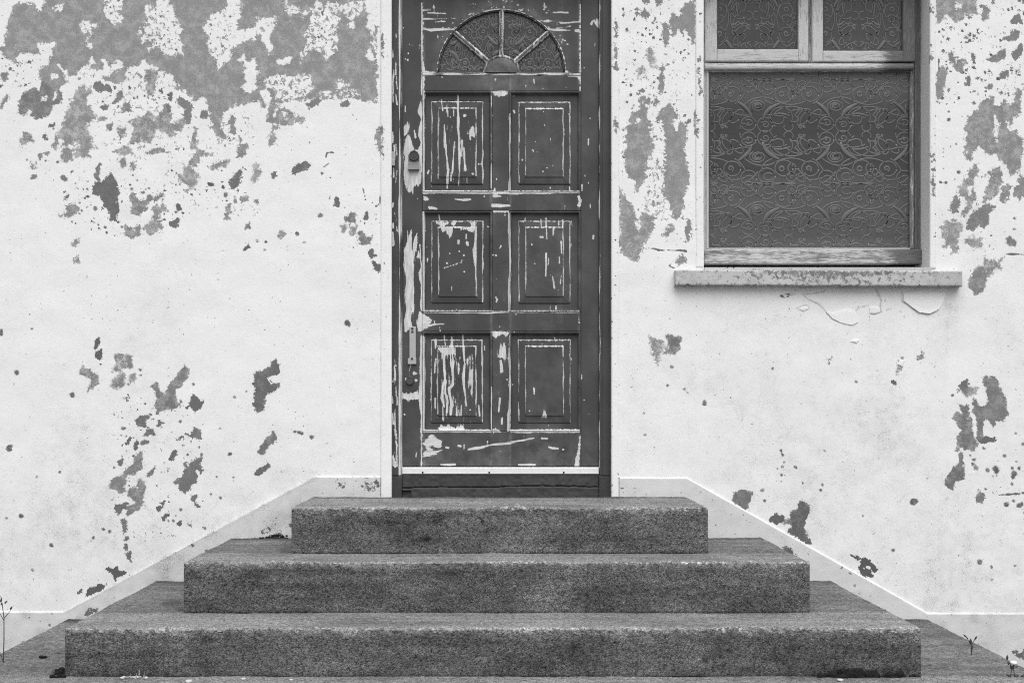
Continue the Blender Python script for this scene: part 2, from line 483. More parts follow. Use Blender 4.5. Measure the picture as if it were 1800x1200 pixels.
# ------------------------------------------------------------------ paint loss on the wall (px of the photograph -> wall plane)
exec_wall = None
BIG = [  # the large bare area top left, then other patches: (polygon, tone 0 pale render .. 1 dark, residue)
 ([(25,12),(20,28),(14,45),(10,62),(9,78),(3,86),(4,94),(12,100),(16,108),(26,112),(28,98),(33,90),(40,94),(58,95),(66,92),(66,80),(78,75),(96,74),(98,82),(92,95),(89,106),(84,117),(74,117),(70,128),(74,142),(84,158),(96,162),(108,152),(116,146),(113,134),(106,122),(100,113),(106,117),(110,122),(120,122),(121,132),(128,133),(133,125),(145,121),(152,117),(155,106),(160,98),(164,104),(168,112),(160,120),(170,123),(178,122),(182,114),(177,106),(186,103),(190,110),(194,116),(200,110),(207,104),(216,108),(218,118),(212,122),(200,126),(194,131),(189,140),(200,145),(213,148),(219,143),(220,128),(222,119),(240,115),(250,108),(260,100),(264,98),(258,109),(266,112),(276,117),(279,126),(300,128),(304,130),(303,139),(312,147),(311,157),(320,157),(326,149),(328,165),(336,167),(342,178),(350,172),(357,171),(366,178),(365,190),(370,199),(374,212),(372,224),(378,232),(381,242),(390,246),(396,241),(394,232),(388,226),(387,214),(390,203),(396,195),(404,190),(414,184),(425,182),(440,179),(455,178),(462,187),(468,188),(478,182),(500,176),(520,176),(545,175),(560,172),(590,174),(601,174),(612,172),(630,174),(640,177),(650,178),(661,179),(661,120),(661,60),(668,40),(672,10),(672,-12),(80,-12),(78,10),(72,20),(64,17),(58,7),(40,6)], 0.08, 0.45),
 ([(40,167),(50,160),(62,155),(70,163),(72,150),(76,142),(90,140),(96,158),(103,158),(108,168),(107,182),(97,184),(92,182),(91,190),(88,198),(80,206),(65,209),(55,204),(58,196),(50,193),(45,200),(42,203),(34,198),(33,190),(36,178)], 0.55, 0.35),
 ([(143,152),(150,150),(152,160),(158,155),(160,163),(152,168),(150,176),(153,184),(162,190),(163,200),(170,205),(186,208),(178,213),(160,212),(150,216),(153,228),(158,238),(162,250),(163,258),(174,260),(160,263),(153,266),(158,276),(145,278),(132,276),(130,270),(126,281),(114,285),(106,276),(112,264),(118,258),(110,254),(106,244),(103,260),(97,262),(92,256),(96,248),(102,235),(108,222),(114,212),(118,195),(122,185),(124,178),(130,175),(133,165),(138,155)], 0.15, 0.8),
 ([(165,158),(168,148),(174,142),(181,150),(190,150),(196,160),(185,160)], 0.5, 0.1),
 ([(311,180),(318,172),(326,175),(334,177),(336,190),(335,204),(332,216),(325,216),(323,196),(319,190)], 0.35, 0.15),
 ([(275,205),(285,198),(290,186),(298,198),(300,205),(298,212),(303,218),(315,212),(323,208),(325,216),(318,228),(305,230),(309,242),(300,242),(292,235),(280,230),(270,226),(272,235),(265,250),(255,249),(246,244),(235,256),(228,250),(231,240),(238,226),(228,215),(240,208),(255,205),(262,198),(272,212)], 0.2, 0.8),
 ([(343,228),(346,238),(345,255),(348,262),(360,268),(374,270),(370,274),(355,276),(342,292),(330,298),(322,305),(333,285),(342,270),(345,262),(335,261),(336,250)], 0.1, 0.7),
 ([(352,197),(358,194),(364,202),(361,208),(352,205)], 0.4, 0), ([(420,245),(424,253),(434,252),(435,265),(425,278),(418,275),(418,262)], 0.25, 0.5),
 ([(367,294),(380,288),(400,282),(402,287),(390,295),(374,298)], 0.2, 0.8), ([(405,210),(408,204),(412,208),(411,222),(413,235),(404,232)], 0.25, 0.2),
 ([(473,190),(480,182),(487,184),(490,190),(500,192),(515,198),(519,205),(530,207),(536,214),(528,218),(520,214),(512,219),(500,220),(490,216),(478,217),(470,212),(470,200)], 0.15, 0.6),
 ([(540,184),(552,175),(558,170),(563,178),(552,188),(545,190)], 0.4, 0.1), ([(599,184),(610,177),(614,180),(612,188),(604,188)], 0.4, 0.1),
 ([(473,226),(485,222),(490,226),(478,230)], 0.1, 0.4), ([(474,240),(482,235),(483,248),(485,255),(472,255)], 0.15, 0.5),
 ([(661,240),(668,225),(672,222),(672,275),(664,262)], 0.1, 0.4),
 ([(513,300),(518,292),(528,290),(535,285),(543,286),(545,290),(540,296),(530,302),(522,305),(514,307)], 0.75, 0.2),
 ([(188,315),(194,305),(199,308),(203,320),(208,335),(210,340),(206,350),(202,358),(209,362),(209,370),(205,378),(204,386),(196,388),(194,380),(190,366),(182,358),(178,345),(165,342),(161,343),(165,328),(172,320),(180,320)], 0.75, 0.1),
 ([(169,302),(175,283),(177,290),(174,305),(173,320),(165,308)], 0.6, 0.2),
 ([(226,345),(234,340),(240,350),(250,353),(262,346),(272,346),(285,343),(283,350),(270,353),(258,358),(257,368),(248,375),(235,377),(230,372),(236,360),(228,353)], 0.35, 0.6),
 ([(270,365),(276,362),(292,364),(292,372),(280,375),(275,382),(283,388),(284,402),(270,408),(263,412),(254,405),(255,398),(265,392),(272,378)], 0.25, 0.6),
 ([(222,398),(230,400),(238,406),(244,398),(248,412),(235,418),(222,415)], 0.3, 0.6), ([(118,362),(130,360),(140,368),(130,378),(115,382),(106,378),(120,374)], 0.35, 0.5),
 ([(316,312),(325,295),(336,293),(348,310),(345,325),(335,333),(326,337),(331,325),(320,320)], 0.2, 0.9),
 ([(298,392),(305,386),(316,383),(312,395),(305,402),(300,398)], 0.65, 0), ([(313,358),(318,366),(310,369)], 0.8, 0), ([(365,322),(372,321),(375,326),(368,328)], 0.9, 0),
 ([(404,316),(412,308),(420,300),(426,296),(424,305),(422,312),(423,322),(415,328),(411,333),(404,325)], 0.7, 0.2),
 ([(447,290),(455,287),(457,308),(449,318),(444,326)], 0.0, 0.9), ([(586,360),(592,347),(598,357),(596,363)], 0.7, 0),
 ([(607,383),(614,378),(618,373),(626,382),(624,391),(609,390)], 0.6, 0.4), ([(639,387),(643,374),(648,374),(646,386)], 0.7, 0),
 ([(631,410),(636,407),(641,417),(654,418),(650,428),(636,431)], 0.6, 0.4), ([(647,440),(655,436),(655,445),(661,450),(652,455),(648,448)], 0.7, 0),
 ([(656,459),(662,465),(669,465),(670,481),(662,476)], 0.8, 0), ([(433,396),(437,389),(439,400),(430,404)], 0.6, 0.2), ([(429,439),(437,428),(439,436)], 0.8, 0), ([(478,306),(483,303),(487,310),(479,311)], 0.5, 0),
 ([(169,596),(174,592),(176,603),(172,608),(169,618),(165,612)], 0.85, 0), ([(167,623),(178,613),(180,625),(176,633),(168,627)], 0.85, 0),
 ([(141,651),(146,644),(155,650),(172,660),(174,673),(160,683),(155,685),(162,668),(150,660),(142,659)], 0.5, 0.7),
 ([(203,625),(212,623),(231,626),(232,646),(215,648),(198,653),(205,638)], 0.4, 0.95), ([(200,668),(215,655),(220,662),(218,678),(205,683),(194,678)], 0.4, 0.95), ([(230,658),(238,656),(238,666),(226,675)], 0.4, 0.8),
 ([(266,680),(271,673),(277,673),(281,684),(283,691),(291,691),(295,680),(306,669),(313,660),(318,650),(325,642),(331,652),(327,666),(318,679),(308,684),(308,693),(312,710),(319,708),(310,716),(300,718),(290,720),(280,725),(275,729),(274,712),(276,700),(273,688)], 0.55, 0.45),
 ([(333,712),(340,694),(348,698),(352,704),(358,706),(352,716),(345,724),(338,716),(327,717)], 0.75, 0), ([(236,739),(250,731),(267,728),(256,736),(255,749),(240,745)], 0.65, 0.1), ([(279,740),(289,742),(278,749)], 0.65, 0.1),
 ([(253,763),(262,753),(269,755),(272,763),(262,765),(255,767)], 0.65, 0.1), ([(246,781),(253,772),(261,776),(252,782)], 0.6, 0.1), ([(235,783),(240,773),(244,778),(240,790)], 0.8, 0), ([(222,780),(229,770),(228,775),(225,780)], 0.8, 0),
 ([(237,806),(245,800),(247,794),(251,805),(249,816),(247,825),(238,832),(225,834),(222,842),(221,849),(218,855),(220,863),(210,864),(200,857),(193,856),(197,839),(210,839),(218,833),(228,821),(236,814)], 0.4, 0.35),
 ([(243,850),(246,842),(252,846),(256,855),(252,870),(252,882),(247,893),(235,899),(222,907),(225,890),(235,887),(239,882),(232,872),(225,870),(228,860),(236,855),(242,859)], 0.45, 0.45),
 ([(202,886),(210,889),(218,885),(227,882),(220,891),(212,901),(204,900)], 0.75, 0.1),
 ([(326,763),(335,765),(339,758),(341,752),(351,756),(354,771),(347,767),(343,770),(336,769)], 0.7, 0.2), ([(310,774),(316,767),(323,767)], 0.8, 0), ([(299,807),(302,795),(308,792),(311,800),(304,804)], 0.75, 0),
 ([(306,849),(312,842),(320,840),(325,832),(325,813),(330,820),(335,822),(337,809),(343,808),(350,806),(354,800),(356,810),(349,816),(358,829),(353,832),(346,820),(344,830),(347,840),(344,849),(333,853),(334,864),(325,865),(317,861),(314,851)], 0.65, 0.15),
 ([(335,877),(342,869),(346,871),(342,879),(351,890),(348,893),(340,881)], 0.65, 0.1), ([(275,893),(282,888),(289,882),(286,890),(279,900)], 0.75, 0), ([(285,910),(292,904),(294,908),(288,914)], 0.8, 0), ([(312,921),(318,916),(317,924)], 0.8, 0),
 ([(446,660),(452,655),(462,652),(475,645),(480,635),(485,632),(491,640),(489,655),(480,662),(472,668),(477,677),(491,673),(490,681),(478,688),(468,691),(465,705),(461,721),(452,724),(446,713),(449,690)], 0.8, 0.15),
 ([(453,795),(462,780),(472,765),(482,761),(485,774),(472,783),(462,798)], 0.65, 0.3), ([(444,836),(450,828),(462,822),(471,813),(473,820),(468,826),(456,833)], 0.75, 0.05),
 ([(187,1000),(193,997),(199,1000),(204,996),(209,1004),(221,1006),(212,1012),(206,1012),(204,1019),(198,1010)], 0.95, 0), ([(150,1047),(157,1034),(165,1033),(175,1027),(186,1028),(178,1037)], 0.95, 0), ([(137,1041),(142,1034),(145,1041)], 0.8, 0),
 ([(198,183),(201,176),(206,170),(210,160),(215,160),(213,170),(208,178),(203,184)], 0.45, 0.2), ([(214,190),(219,182),(226,184),(231,189),(226,195),(217,196)], 0.35, 0.4), ([(178,190),(184,183),(189,186),(187,193)], 0.5, 0.1), ([(257,122),(270,124),(276,132),(274,146),(270,160),(262,172),(258,158),(254,140)], 0.25, 0.75), ([(279,160),(284,158),(284,164)], 0.7, 0), ([(297,172),(299,164),(303,166),(302,175),(299,178)], 0.6, 0),
 ([(187,220),(195,218),(198,224),(193,229),(188,226)], 0.5, 0.3), ([(207,226),(217,224),(220,234),(213,238)], 0.3, 0.7), ([(200,266),(212,260),(222,258),(230,266),(233,271),(220,274),(208,270)], 0.15, 0.8), ([(256,268),(270,264),(290,260),(294,264),(280,268),(262,271)], 0.35, 0.4), ([(68,273),(73,270),(75,278),(70,281)], 0.4, 0.3), ([(55,288),(62,286),(64,294),(58,298)], 0.35, 0.5), ([(54,308),(64,306),(62,312),(56,313)], 0.5, 0.3), ([(78,270),(86,268),(84,274)], 0.4, 0.4),
 ([(36,246),(44,236),(54,238),(57,247),(48,253),(38,256)], 0.3, 0.7), ([(76,242),(80,234),(82,236),(79,241),(83,246),(79,246)], 0.7, 0.1), ([(3,130),(12,126),(13,140),(8,145),(2,138)], 0.4, 0.4), ([(2,188),(6,176),(13,167),(15,175),(8,182),(3,192)], 0.4, 0.5), ([(88,222),(96,217),(94,226)], 0.6, 0), ([(290,185),(297,183),(300,190),(296,205),(290,203),(293,192)], 0.5, 0.1),
 ([(210,282),(218,280),(222,290),(216,296),(212,290)], 0.3, 0.6), ([(230,288),(240,284),(236,294),(230,298)], 0.35, 0.5), ([(108,310),(113,308),(117,316),(112,318)], 0.5, 0.2), ([(114,346),(121,342),(118,352)], 0.5, 0.2), ([(395,380),(400,376),(404,384),(398,388)], 0.2, 0.7), ([(420,350),(432,346),(434,354),(424,357)], 0.25, 0.7), ([(446,352),(452,350),(453,357)], 0.4, 0.3), ([(400,362),(404,360),(405,374),(401,376)], 0.2, 0.7), ([(410,356),(414,348),(417,356)], 0.3, 0.4), ([(600,398),(607,396),(612,402),(603,406)], 0.25, 0.7), ([(616,400),(626,398),(624,412),(616,414)], 0.2, 0.8), ([(488,412),(498,407),(500,414),(490,418)], 0.2, 0.7), ([(130,458),(136,452),(138,460)], 0.2, 0.7), ([(126,428),(138,420),(137,428),(127,434)], 0.1, 0.8),
 ([(218,700),(226,694),(224,704)], 0.6, 0.1), ([(214,914),(221,912),(223,930),(218,938),(216,926)], 0.6, 0.2), ([(218,948),(224,944),(223,966),(219,962)], 0.7, 0.1), ([(222,974),(231,969),(228,976),(231,986),(226,982)], 0.7, 0.1), ([(206,820),(212,808),(216,806),(212,818)], 0.7, 0.1), ([(260,832),(268,826),(272,822),(268,834),(258,838)], 0.6, 0.2), ([(1456,634),(1460,630),(1460,640)], 0.2, 0.8), ([(1615,630),(1620,618),(1623,628)], 0.3, 0.5),
 # right of the door
 ([(1178,40),(1184,24),(1190,30),(1194,32),(1200,20),(1206,8),(1222,2),(1222,72),(1217,78),(1212,62),(1203,54),(1198,58),(1193,51),(1186,60),(1180,63)], 0.12, 0.2), ([(1164,44),(1172,40),(1177,60),(1174,76),(1170,82),(1165,68)], 0.2, 0.2),
 ([(1129,0),(1140,-6),(1142,6),(1132,8)], 0.3, 0.2), ([(1150,-4),(1162,0),(1161,10),(1154,10)], 0.3, 0.2), ([(1118,18),(1122,18),(1123,28),(1119,26)], 0.3, 0), ([(1127,22),(1134,16),(1138,24),(1142,28),(1136,34),(1129,28)], 0.3, 0.2), ([(1148,38),(1152,32),(1155,38),(1149,40)], 0.4, 0),
 ([(1138,90),(1145,85),(1148,100),(1152,117),(1143,116)], 0.05, 0.85), ([(1122,125),(1130,118),(1134,128),(1122,138)], 0.1, 0.9), ([(1161,122),(1166,114),(1166,140),(1167,160),(1160,163),(1157,150),(1163,138)], 0.2, 0.3), ([(1123,165),(1128,154),(1132,162),(1126,166)], 0.3, 0), ([(1123,178),(1129,168),(1131,180)], 0.2, 0.5), ([(1136,182),(1140,173),(1144,178)], 0.3, 0.2), ([(1149,182),(1154,171),(1157,178),(1152,190)], 0.3, 0.2),
 ([(1128,183),(1135,184),(1138,200),(1135,210),(1143,218),(1142,238),(1151,255),(1148,268),(1138,278),(1136,300),(1132,318),(1128,325),(1120,335),(1115,315),(1105,310),(1100,290),(1098,265),(1102,240),(1108,212),(1112,200),(1122,194)], 0.15, 0.5),
 ([(1155,207),(1162,195),(1172,187),(1180,185),(1187,199),(1193,205),(1191,214),(1198,218),(1207,221),(1206,245),(1202,262),(1207,290),(1211,320),(1205,335),(1200,352),(1198,372),(1196,385),(1186,384),(1180,360),(1168,350),(1165,320),(1168,290),(1172,260),(1170,240),(1166,216)], 0.1, 0.35),
 ([(1208,215),(1214,206),(1213,216),(1207,219)], 0.4, 0),
 ([(1089,335),(1098,344),(1104,358),(1112,362),(1118,385),(1116,400),(1122,406),(1128,378),(1135,374),(1140,380),(1149,371),(1148,400),(1142,412),(1130,430),(1126,446),(1118,461),(1105,452),(1092,444),(1088,425),(1092,410),(1089,385),(1092,370),(1090,350)], 0.15, 0.65),
 ([(1206,400),(1210,387),(1216,402),(1212,416),(1206,427)], 0.25, 0.2), ([(1172,404),(1178,392),(1185,405),(1172,416),(1166,414)], 0.15, 0.6), ([(1190,456),(1200,449),(1203,460),(1191,465)], 0.3, 0.5), ([(1221,210),(1224,190),(1225,240),(1221,235)], 0.3, 0.3),
 ([(1167,592),(1180,589),(1195,592),(1196,614),(1186,622),(1168,621),(1178,612),(1176,600)], 0.7, 0.55), ([(1142,590),(1155,597),(1165,600),(1168,610),(1160,622),(1156,642),(1151,628),(1145,610)], 0.2, 0.9),
 ([(1576,650),(1580,637),(1586,630),(1584,645),(1577,658)], 0.2, 0.8), ([(1567,676),(1570,667),(1573,674)], 0.8, 0),
 # right of the window
 ([(1645,-8),(1712,-8),(1718,22),(1705,28),(1695,25),(1690,35),(1678,38),(1672,28),(1660,28),(1652,40),(1646,38)], 0.2, 0.6), ([(1726,32),(1728,10),(1737,14),(1741,22),(1735,35),(1728,35)], 0.25, 0.3),
 ([(1672,90),(1676,100),(1682,110),(1690,104),(1699,112),(1692,118),(1690,129),(1680,122),(1674,110),(1668,103)], 0.35, 0.4), ([(1646,130),(1658,117),(1664,125),(1660,145),(1656,168),(1648,181),(1646,150)], 0.15, 0.4),
 ([(1707,107),(1710,94),(1714,107)], 0.5, 0), ([(1698,150),(1702,134),(1706,142),(1706,151)], 0.5, 0), ([(1736,105),(1750,97),(1757,92),(1766,87),(1768,100),(1758,108),(1742,109)], 0.4, 0.3), ([(1779,98),(1785,86),(1796,79),(1798,90),(1792,100),(1785,106)], 0.4, 0), ([(1780,33),(1792,24),(1796,41),(1782,41),(1775,38)], 0.4, 0), ([(1762,69),(1775,64),(1784,54),(1793,56),(1790,68),(1772,72)], 0.4, 0.2), ([(1756,131),(1770,124),(1773,132),(1760,139)], 0.4, 0), ([(1732,154),(1745,147),(1741,158)], 0.4, 0.3),
 ([(1698,235),(1700,218),(1710,200),(1720,195),(1722,185),(1726,178),(1738,176),(1742,172),(1748,178),(1750,190),(1758,186),(1764,178),(1772,186),(1782,180),(1784,165),(1788,157),(1795,162),(1793,175),(1790,188),(1794,198),(1785,205),(1778,210),(1772,225),(1785,235),(1795,245),(1797,265),(1793,290),(1785,305),(1778,309),(1770,295),(1762,285),(1758,278),(1750,270),(1738,272),(1728,262),(1720,258),(1710,268),(1705,286),(1698,275),(1697,250)], 0.2, 0.55),
 ([(1702,300),(1708,295),(1716,291),(1718,300),(1712,315),(1714,325),(1706,335),(1715,345),(1708,360),(1700,376),(1694,381),(1692,377),(1697,365),(1700,352),(1692,345),(1684,340),(1690,325),(1700,312)], 0.2, 0.7), ([(1669,372),(1675,352),(1680,343),(1685,352),(1683,373),(1676,374)], 0.35, 0.1),
 ([(1741,312),(1744,298),(1755,295),(1759,305),(1760,320),(1752,335),(1745,346),(1735,352),(1728,355),(1735,332),(1740,322)], 0.25, 0.7), ([(1757,352),(1762,330),(1770,325),(1777,328),(1772,345),(1765,356)], 0.25, 0.4), ([(1780,346),(1788,325),(1793,312),(1806,308),(1806,338),(1792,351)], 0.25, 0.3),
 ([(1699,403),(1703,385),(1712,372),(1725,365),(1738,357),(1747,365),(1738,375),(1735,396),(1728,401),(1720,395),(1712,405)], 0.45, 0.2), ([(1655,402),(1662,390),(1672,388),(1682,393),(1690,391),(1689,408),(1683,420),(1682,443),(1672,446),(1673,430),(1658,436),(1662,425),(1656,412)], 0.15, 0.7),
 ([(1696,422),(1710,416),(1722,422),(1725,432),(1712,438)], 0.15, 0.9), ([(1767,425),(1775,417),(1784,425),(1783,431),(1770,431)], 0.4, 0.2), ([(1702,497),(1708,485),(1715,474),(1722,467),(1732,472),(1735,480),(1732,496),(1727,511),(1715,518),(1704,506)], 0.4, 0.45), ([(1729,470),(1731,455),(1745,458),(1755,463),(1760,455),(1759,470),(1745,478),(1738,492)], 0.25, 0.8),
 ([(1727,664),(1740,662),(1752,665),(1756,680),(1766,698),(1768,712),(1771,730),(1760,740),(1752,738),(1746,751),(1742,743),(1736,735),(1728,738),(1728,776),(1719,776),(1719,750),(1716,735),(1710,722),(1711,702),(1716,703),(1720,716),(1732,714),(1738,706),(1735,690)], 0.55, 0.35),
 ([(1689,714),(1702,713),(1703,725),(1700,736),(1710,737),(1708,755),(1711,770),(1718,779),(1714,791),(1692,788),(1682,791),(1684,768),(1690,757),(1684,748),(1677,735),(1679,725),(1692,727)], 0.6, 0.4), ([(1719,769),(1748,770),(1750,776),(1719,778)], 0.75, 0),
 ([(1684,690),(1688,675),(1700,666),(1702,676),(1695,686)], 0.65, 0.1), ([(1688,688),(1705,681),(1719,681),(1715,691),(1700,697)], 0.5, 0.9),
 ([(1686,800),(1690,796),(1693,815),(1694,842),(1680,846),(1676,859),(1661,852),(1668,835),(1676,821),(1686,816)], 0.7, 0.3), ([(1716,882),(1720,861),(1729,870),(1727,883)], 0.5, 0.3),
 ([(1287,879),(1291,867),(1304,860),(1312,866),(1321,865),(1322,875),(1315,885),(1313,893),(1304,892)], 0.7, 0.2), ([(1352,912),(1364,904),(1375,906),(1380,915),(1375,918),(1366,921),(1357,918)], 0.85, 0), ([(1378,912),(1392,915),(1392,920),(1378,920)], 0.7, 0.5),
 ([(1390,915),(1389,895),(1398,900),(1404,895),(1402,885),(1410,880),(1422,888),(1423,900),(1416,912),(1414,930),(1421,943),(1426,957),(1412,950),(1390,938),(1385,933),(1393,925)], 0.9, 0.2),
 ([(1511,998),(1515,981),(1525,982),(1535,991),(1543,1003),(1538,1005),(1530,995),(1522,990),(1518,997),(1530,1003),(1533,1012),(1522,1013),(1512,1006)], 1.0, 0), ([(1497,976),(1513,980),(1510,984)], 1.0, 0),
]
ISL = [  # paint that still holds inside the bare areas: (polygon, level)
 ([(140,44),(146,36),(155,38),(160,46),(168,40),(171,46),(164,52),(158,57),(150,58),(143,54)], -2.0), ([(156,58),(162,56),(160,70),(161,85),(155,86),(152,72)], -0.5), ([(94,16),(100,10),(112,8),(113,14),(98,22)], -0.5),
 ([(181,-10),(186,10),(185,20),(187,33),(198,42),(210,41),(217,35),(214,25),(207,20),(212,15),(216,0),(214,-10)], -2.6),
 ([(256,10),(262,8),(274,20),(276,8),(268,-10),(295,-10),(296,12),(305,7),(304,15),(309,22),(306,30),(312,36),(317,42),(313,50),(320,55),(316,65),(317,76),(324,81),(320,90),(323,100),(316,95),(305,98),(290,95),(280,86),(272,80),(276,60),(268,50),(258,38),(256,22)], -2.6),
 ([(250,45),(258,40),(270,52),(276,62),(272,80),(262,90),(258,80),(250,76),(243,66),(243,54)], 0.0),
 ([(395,-10),(423,-10),(423,20),(420,32),(416,45),(418,52),(432,52),(446,47),(451,40),(450,30),(458,35),(488,30),(485,38),(470,40),(483,46),(478,55),(473,62),(474,70),(478,80),(473,96),(469,90),(464,80),(456,66),(450,56),(446,73),(436,71),(424,75),(412,84),(410,92),(405,103),(400,112),(390,120),(383,122),(380,112),(382,105),(372,99),(368,88),(365,80),(367,70),(362,58),(357,50),(362,40),(370,30),(382,23),(392,20),(400,10)], -3.4),
 ([(421,105),(428,98),(432,105),(436,113),(440,107),(445,103),(453,117),(450,123),(457,123),(452,132),(448,140),(451,150),(445,161),(438,164),(430,159),(424,150),(432,145),(430,140),(428,128),(431,120),(427,110)], -5),
 ([(480,113),(490,106),(505,102),(514,100),(511,108),(498,114)], -3), ([(530,110),(527,95),(535,85),(542,75),(545,85),(535,100)], -1.0),
 ([(545,15),(555,2),(570,12),(580,8),(592,12),(596,22),(594,45),(592,70),(590,90),(575,104),(562,90),(545,82),(536,62),(546,40),(550,28)], -1.6),
 ([(455,162),(468,157),(476,170),(470,186),(463,180)], -3), ([(462,140),(480,134),(500,132),(512,136),(545,130),(550,158),(535,168),(505,174),(485,172),(487,160),(480,152),(465,154)], -1.4),
 ([(565,162),(590,162),(600,150),(612,150),(630,165),(632,172),(612,170),(590,172),(565,172)], 0.6), ([(500,15),(512,10),(525,14),(524,24),(510,26)], -2.5), ([(528,22),(538,18),(542,25),(532,30)], -2.5), ([(498,2),(508,-8),(502,10)], -2), ([(575,2),(590,8),(600,5),(640,2),(640,20),(615,35),(600,20),(580,15)], -0.6), ([(613,40),(622,36),(624,48),(616,50)], -1.5),
 ([(592,150),(594,139),(601,142),(609,150),(602,155),(597,162)], -6), ([(642,99),(650,84),(655,95),(658,106),(647,106)], -5), ([(642,-10),(673,-10),(673,42),(661,47),(658,55),(661,88),(663,108),(657,80),(650,54),(644,46),(648,25),(641,14)], -4),
 ([(73,170),(80,167),(85,172),(80,178),(73,178)], -1), ([(93,180),(97,165),(101,160),(99,172)], -1.5), ([(104,245),(110,244),(110,256),(103,262)], -4), ([(88,130),(100,128),(104,135),(92,140)], -1.5), ([(120,255),(138,252),(138,268),(128,268)], -0.5), ([(482,196),(486,192),(485,206),(481,206)], -4), ([(496,194),(504,200),(502,212),(498,208)], -3),
 ([(1184,210),(1191,214),(1190,228),(1184,226)], -4), ([(1118,210),(1126,208),(1124,216),(1118,216)], -2.5), ([(1140,310),(1168,290),(1166,345),(1180,362),(1160,385),(1140,370)], -2.0), ([(1117,392),(1124,392),(1125,402),(1118,402)], -4), ([(1748,203),(1755,214),(1753,250),(1750,252),(1747,226)], -4), ([(1770,214),(1776,218),(1775,228),(1770,224)], -4), ([(1680,5),(1692,3),(1690,14),(1680,16)], -1.5), ([(1702,332),(1709,328),(1709,345),(1701,346)], -4), ([(1306,333),(1310,333),(1310,336)], -4),
 ([(472,663),(478,660),(478,668),(472,670)], -4),
]
SPECK = [  # regions with pin-hole flaking: (polygon, density, lift of the loss field)
 ([(-30,95),(60,95),(66,80),(98,74),(90,118),(72,118),(75,145),(40,165),(-30,160)], 0.8, -4.0), ([(105,118),(220,118),(300,125),(330,160),(335,175),(310,185),(300,215),(260,200),(225,205),(190,215),(165,190),(150,150),(115,148)], 0.8, -2.6),
 ([(200,205),(330,205),(440,180),(470,215),(440,260),(400,275),(330,300),(260,290),(180,280),(165,225)], 0.6, -3.9), ([(100,280),(350,280),(460,290),(450,350),(360,345),(300,420),(210,420),(110,395)], 0.7, -5.0), ([(320,340),(460,340),(470,390),(330,385)], 0.6, -4.4),
 ([(250,15),(325,15),(325,98),(250,98)], 0.85, None), ([(180,-10),(218,-10),(218,42),(180,42)], 0.7, None), ([(358,20),(425,20),(420,115),(360,115)], 0.72, None), ([(530,0),(600,0),(600,110),(525,110)], 0.9, None), ([(440,140),(560,130),(560,175),(460,175)], 0.6, None),
 ([(560,335),(672,330),(672,470),(600,430)], 0.62, -6.5), ([(380,200),(660,180),(660,330),(500,270),(400,260)], 0.35, -9),
 ([(190,690),(360,700),(360,800),(370,930),(260,960),(190,930)], 0.6, -7.5), ([(430,650),(500,650),(560,770),(480,810),(440,790)], 0.4, -10),
 ([(1088,-10),(1222,-10),(1222,200),(1088,330)], 0.75, -4.6), ([(1088,330),(1222,380),(1222,440),(1088,460)], 0.5, -5.2), ([(1135,270),(1180,270),(1185,395),(1120,400)], 0.6, -1.8),
 ([(1645,-10),(1810,-10),(1810,180),(1710,180),(1646,190)], 0.95, -5.2), ([(1735,60),(1810,30),(1810,170),(1735,165)], 0.95, -3.6), ([(1680,285),(1770,290),(1770,350),(1690,385)], 0.6, -4.2), ([(1690,405),(1790,400),(1770,470),(1700,470)], 0.5, -5.4), ([(1640,130),(1700,180),(1690,300),(1640,300)], 0.45, -11),
 ([(1740,780),(1810,780),(1810,905),(1730,890)], 0.6, -9), ([(1350,780),(1400,780),(1400,860),(1350,860)], 0.45, -9),
]
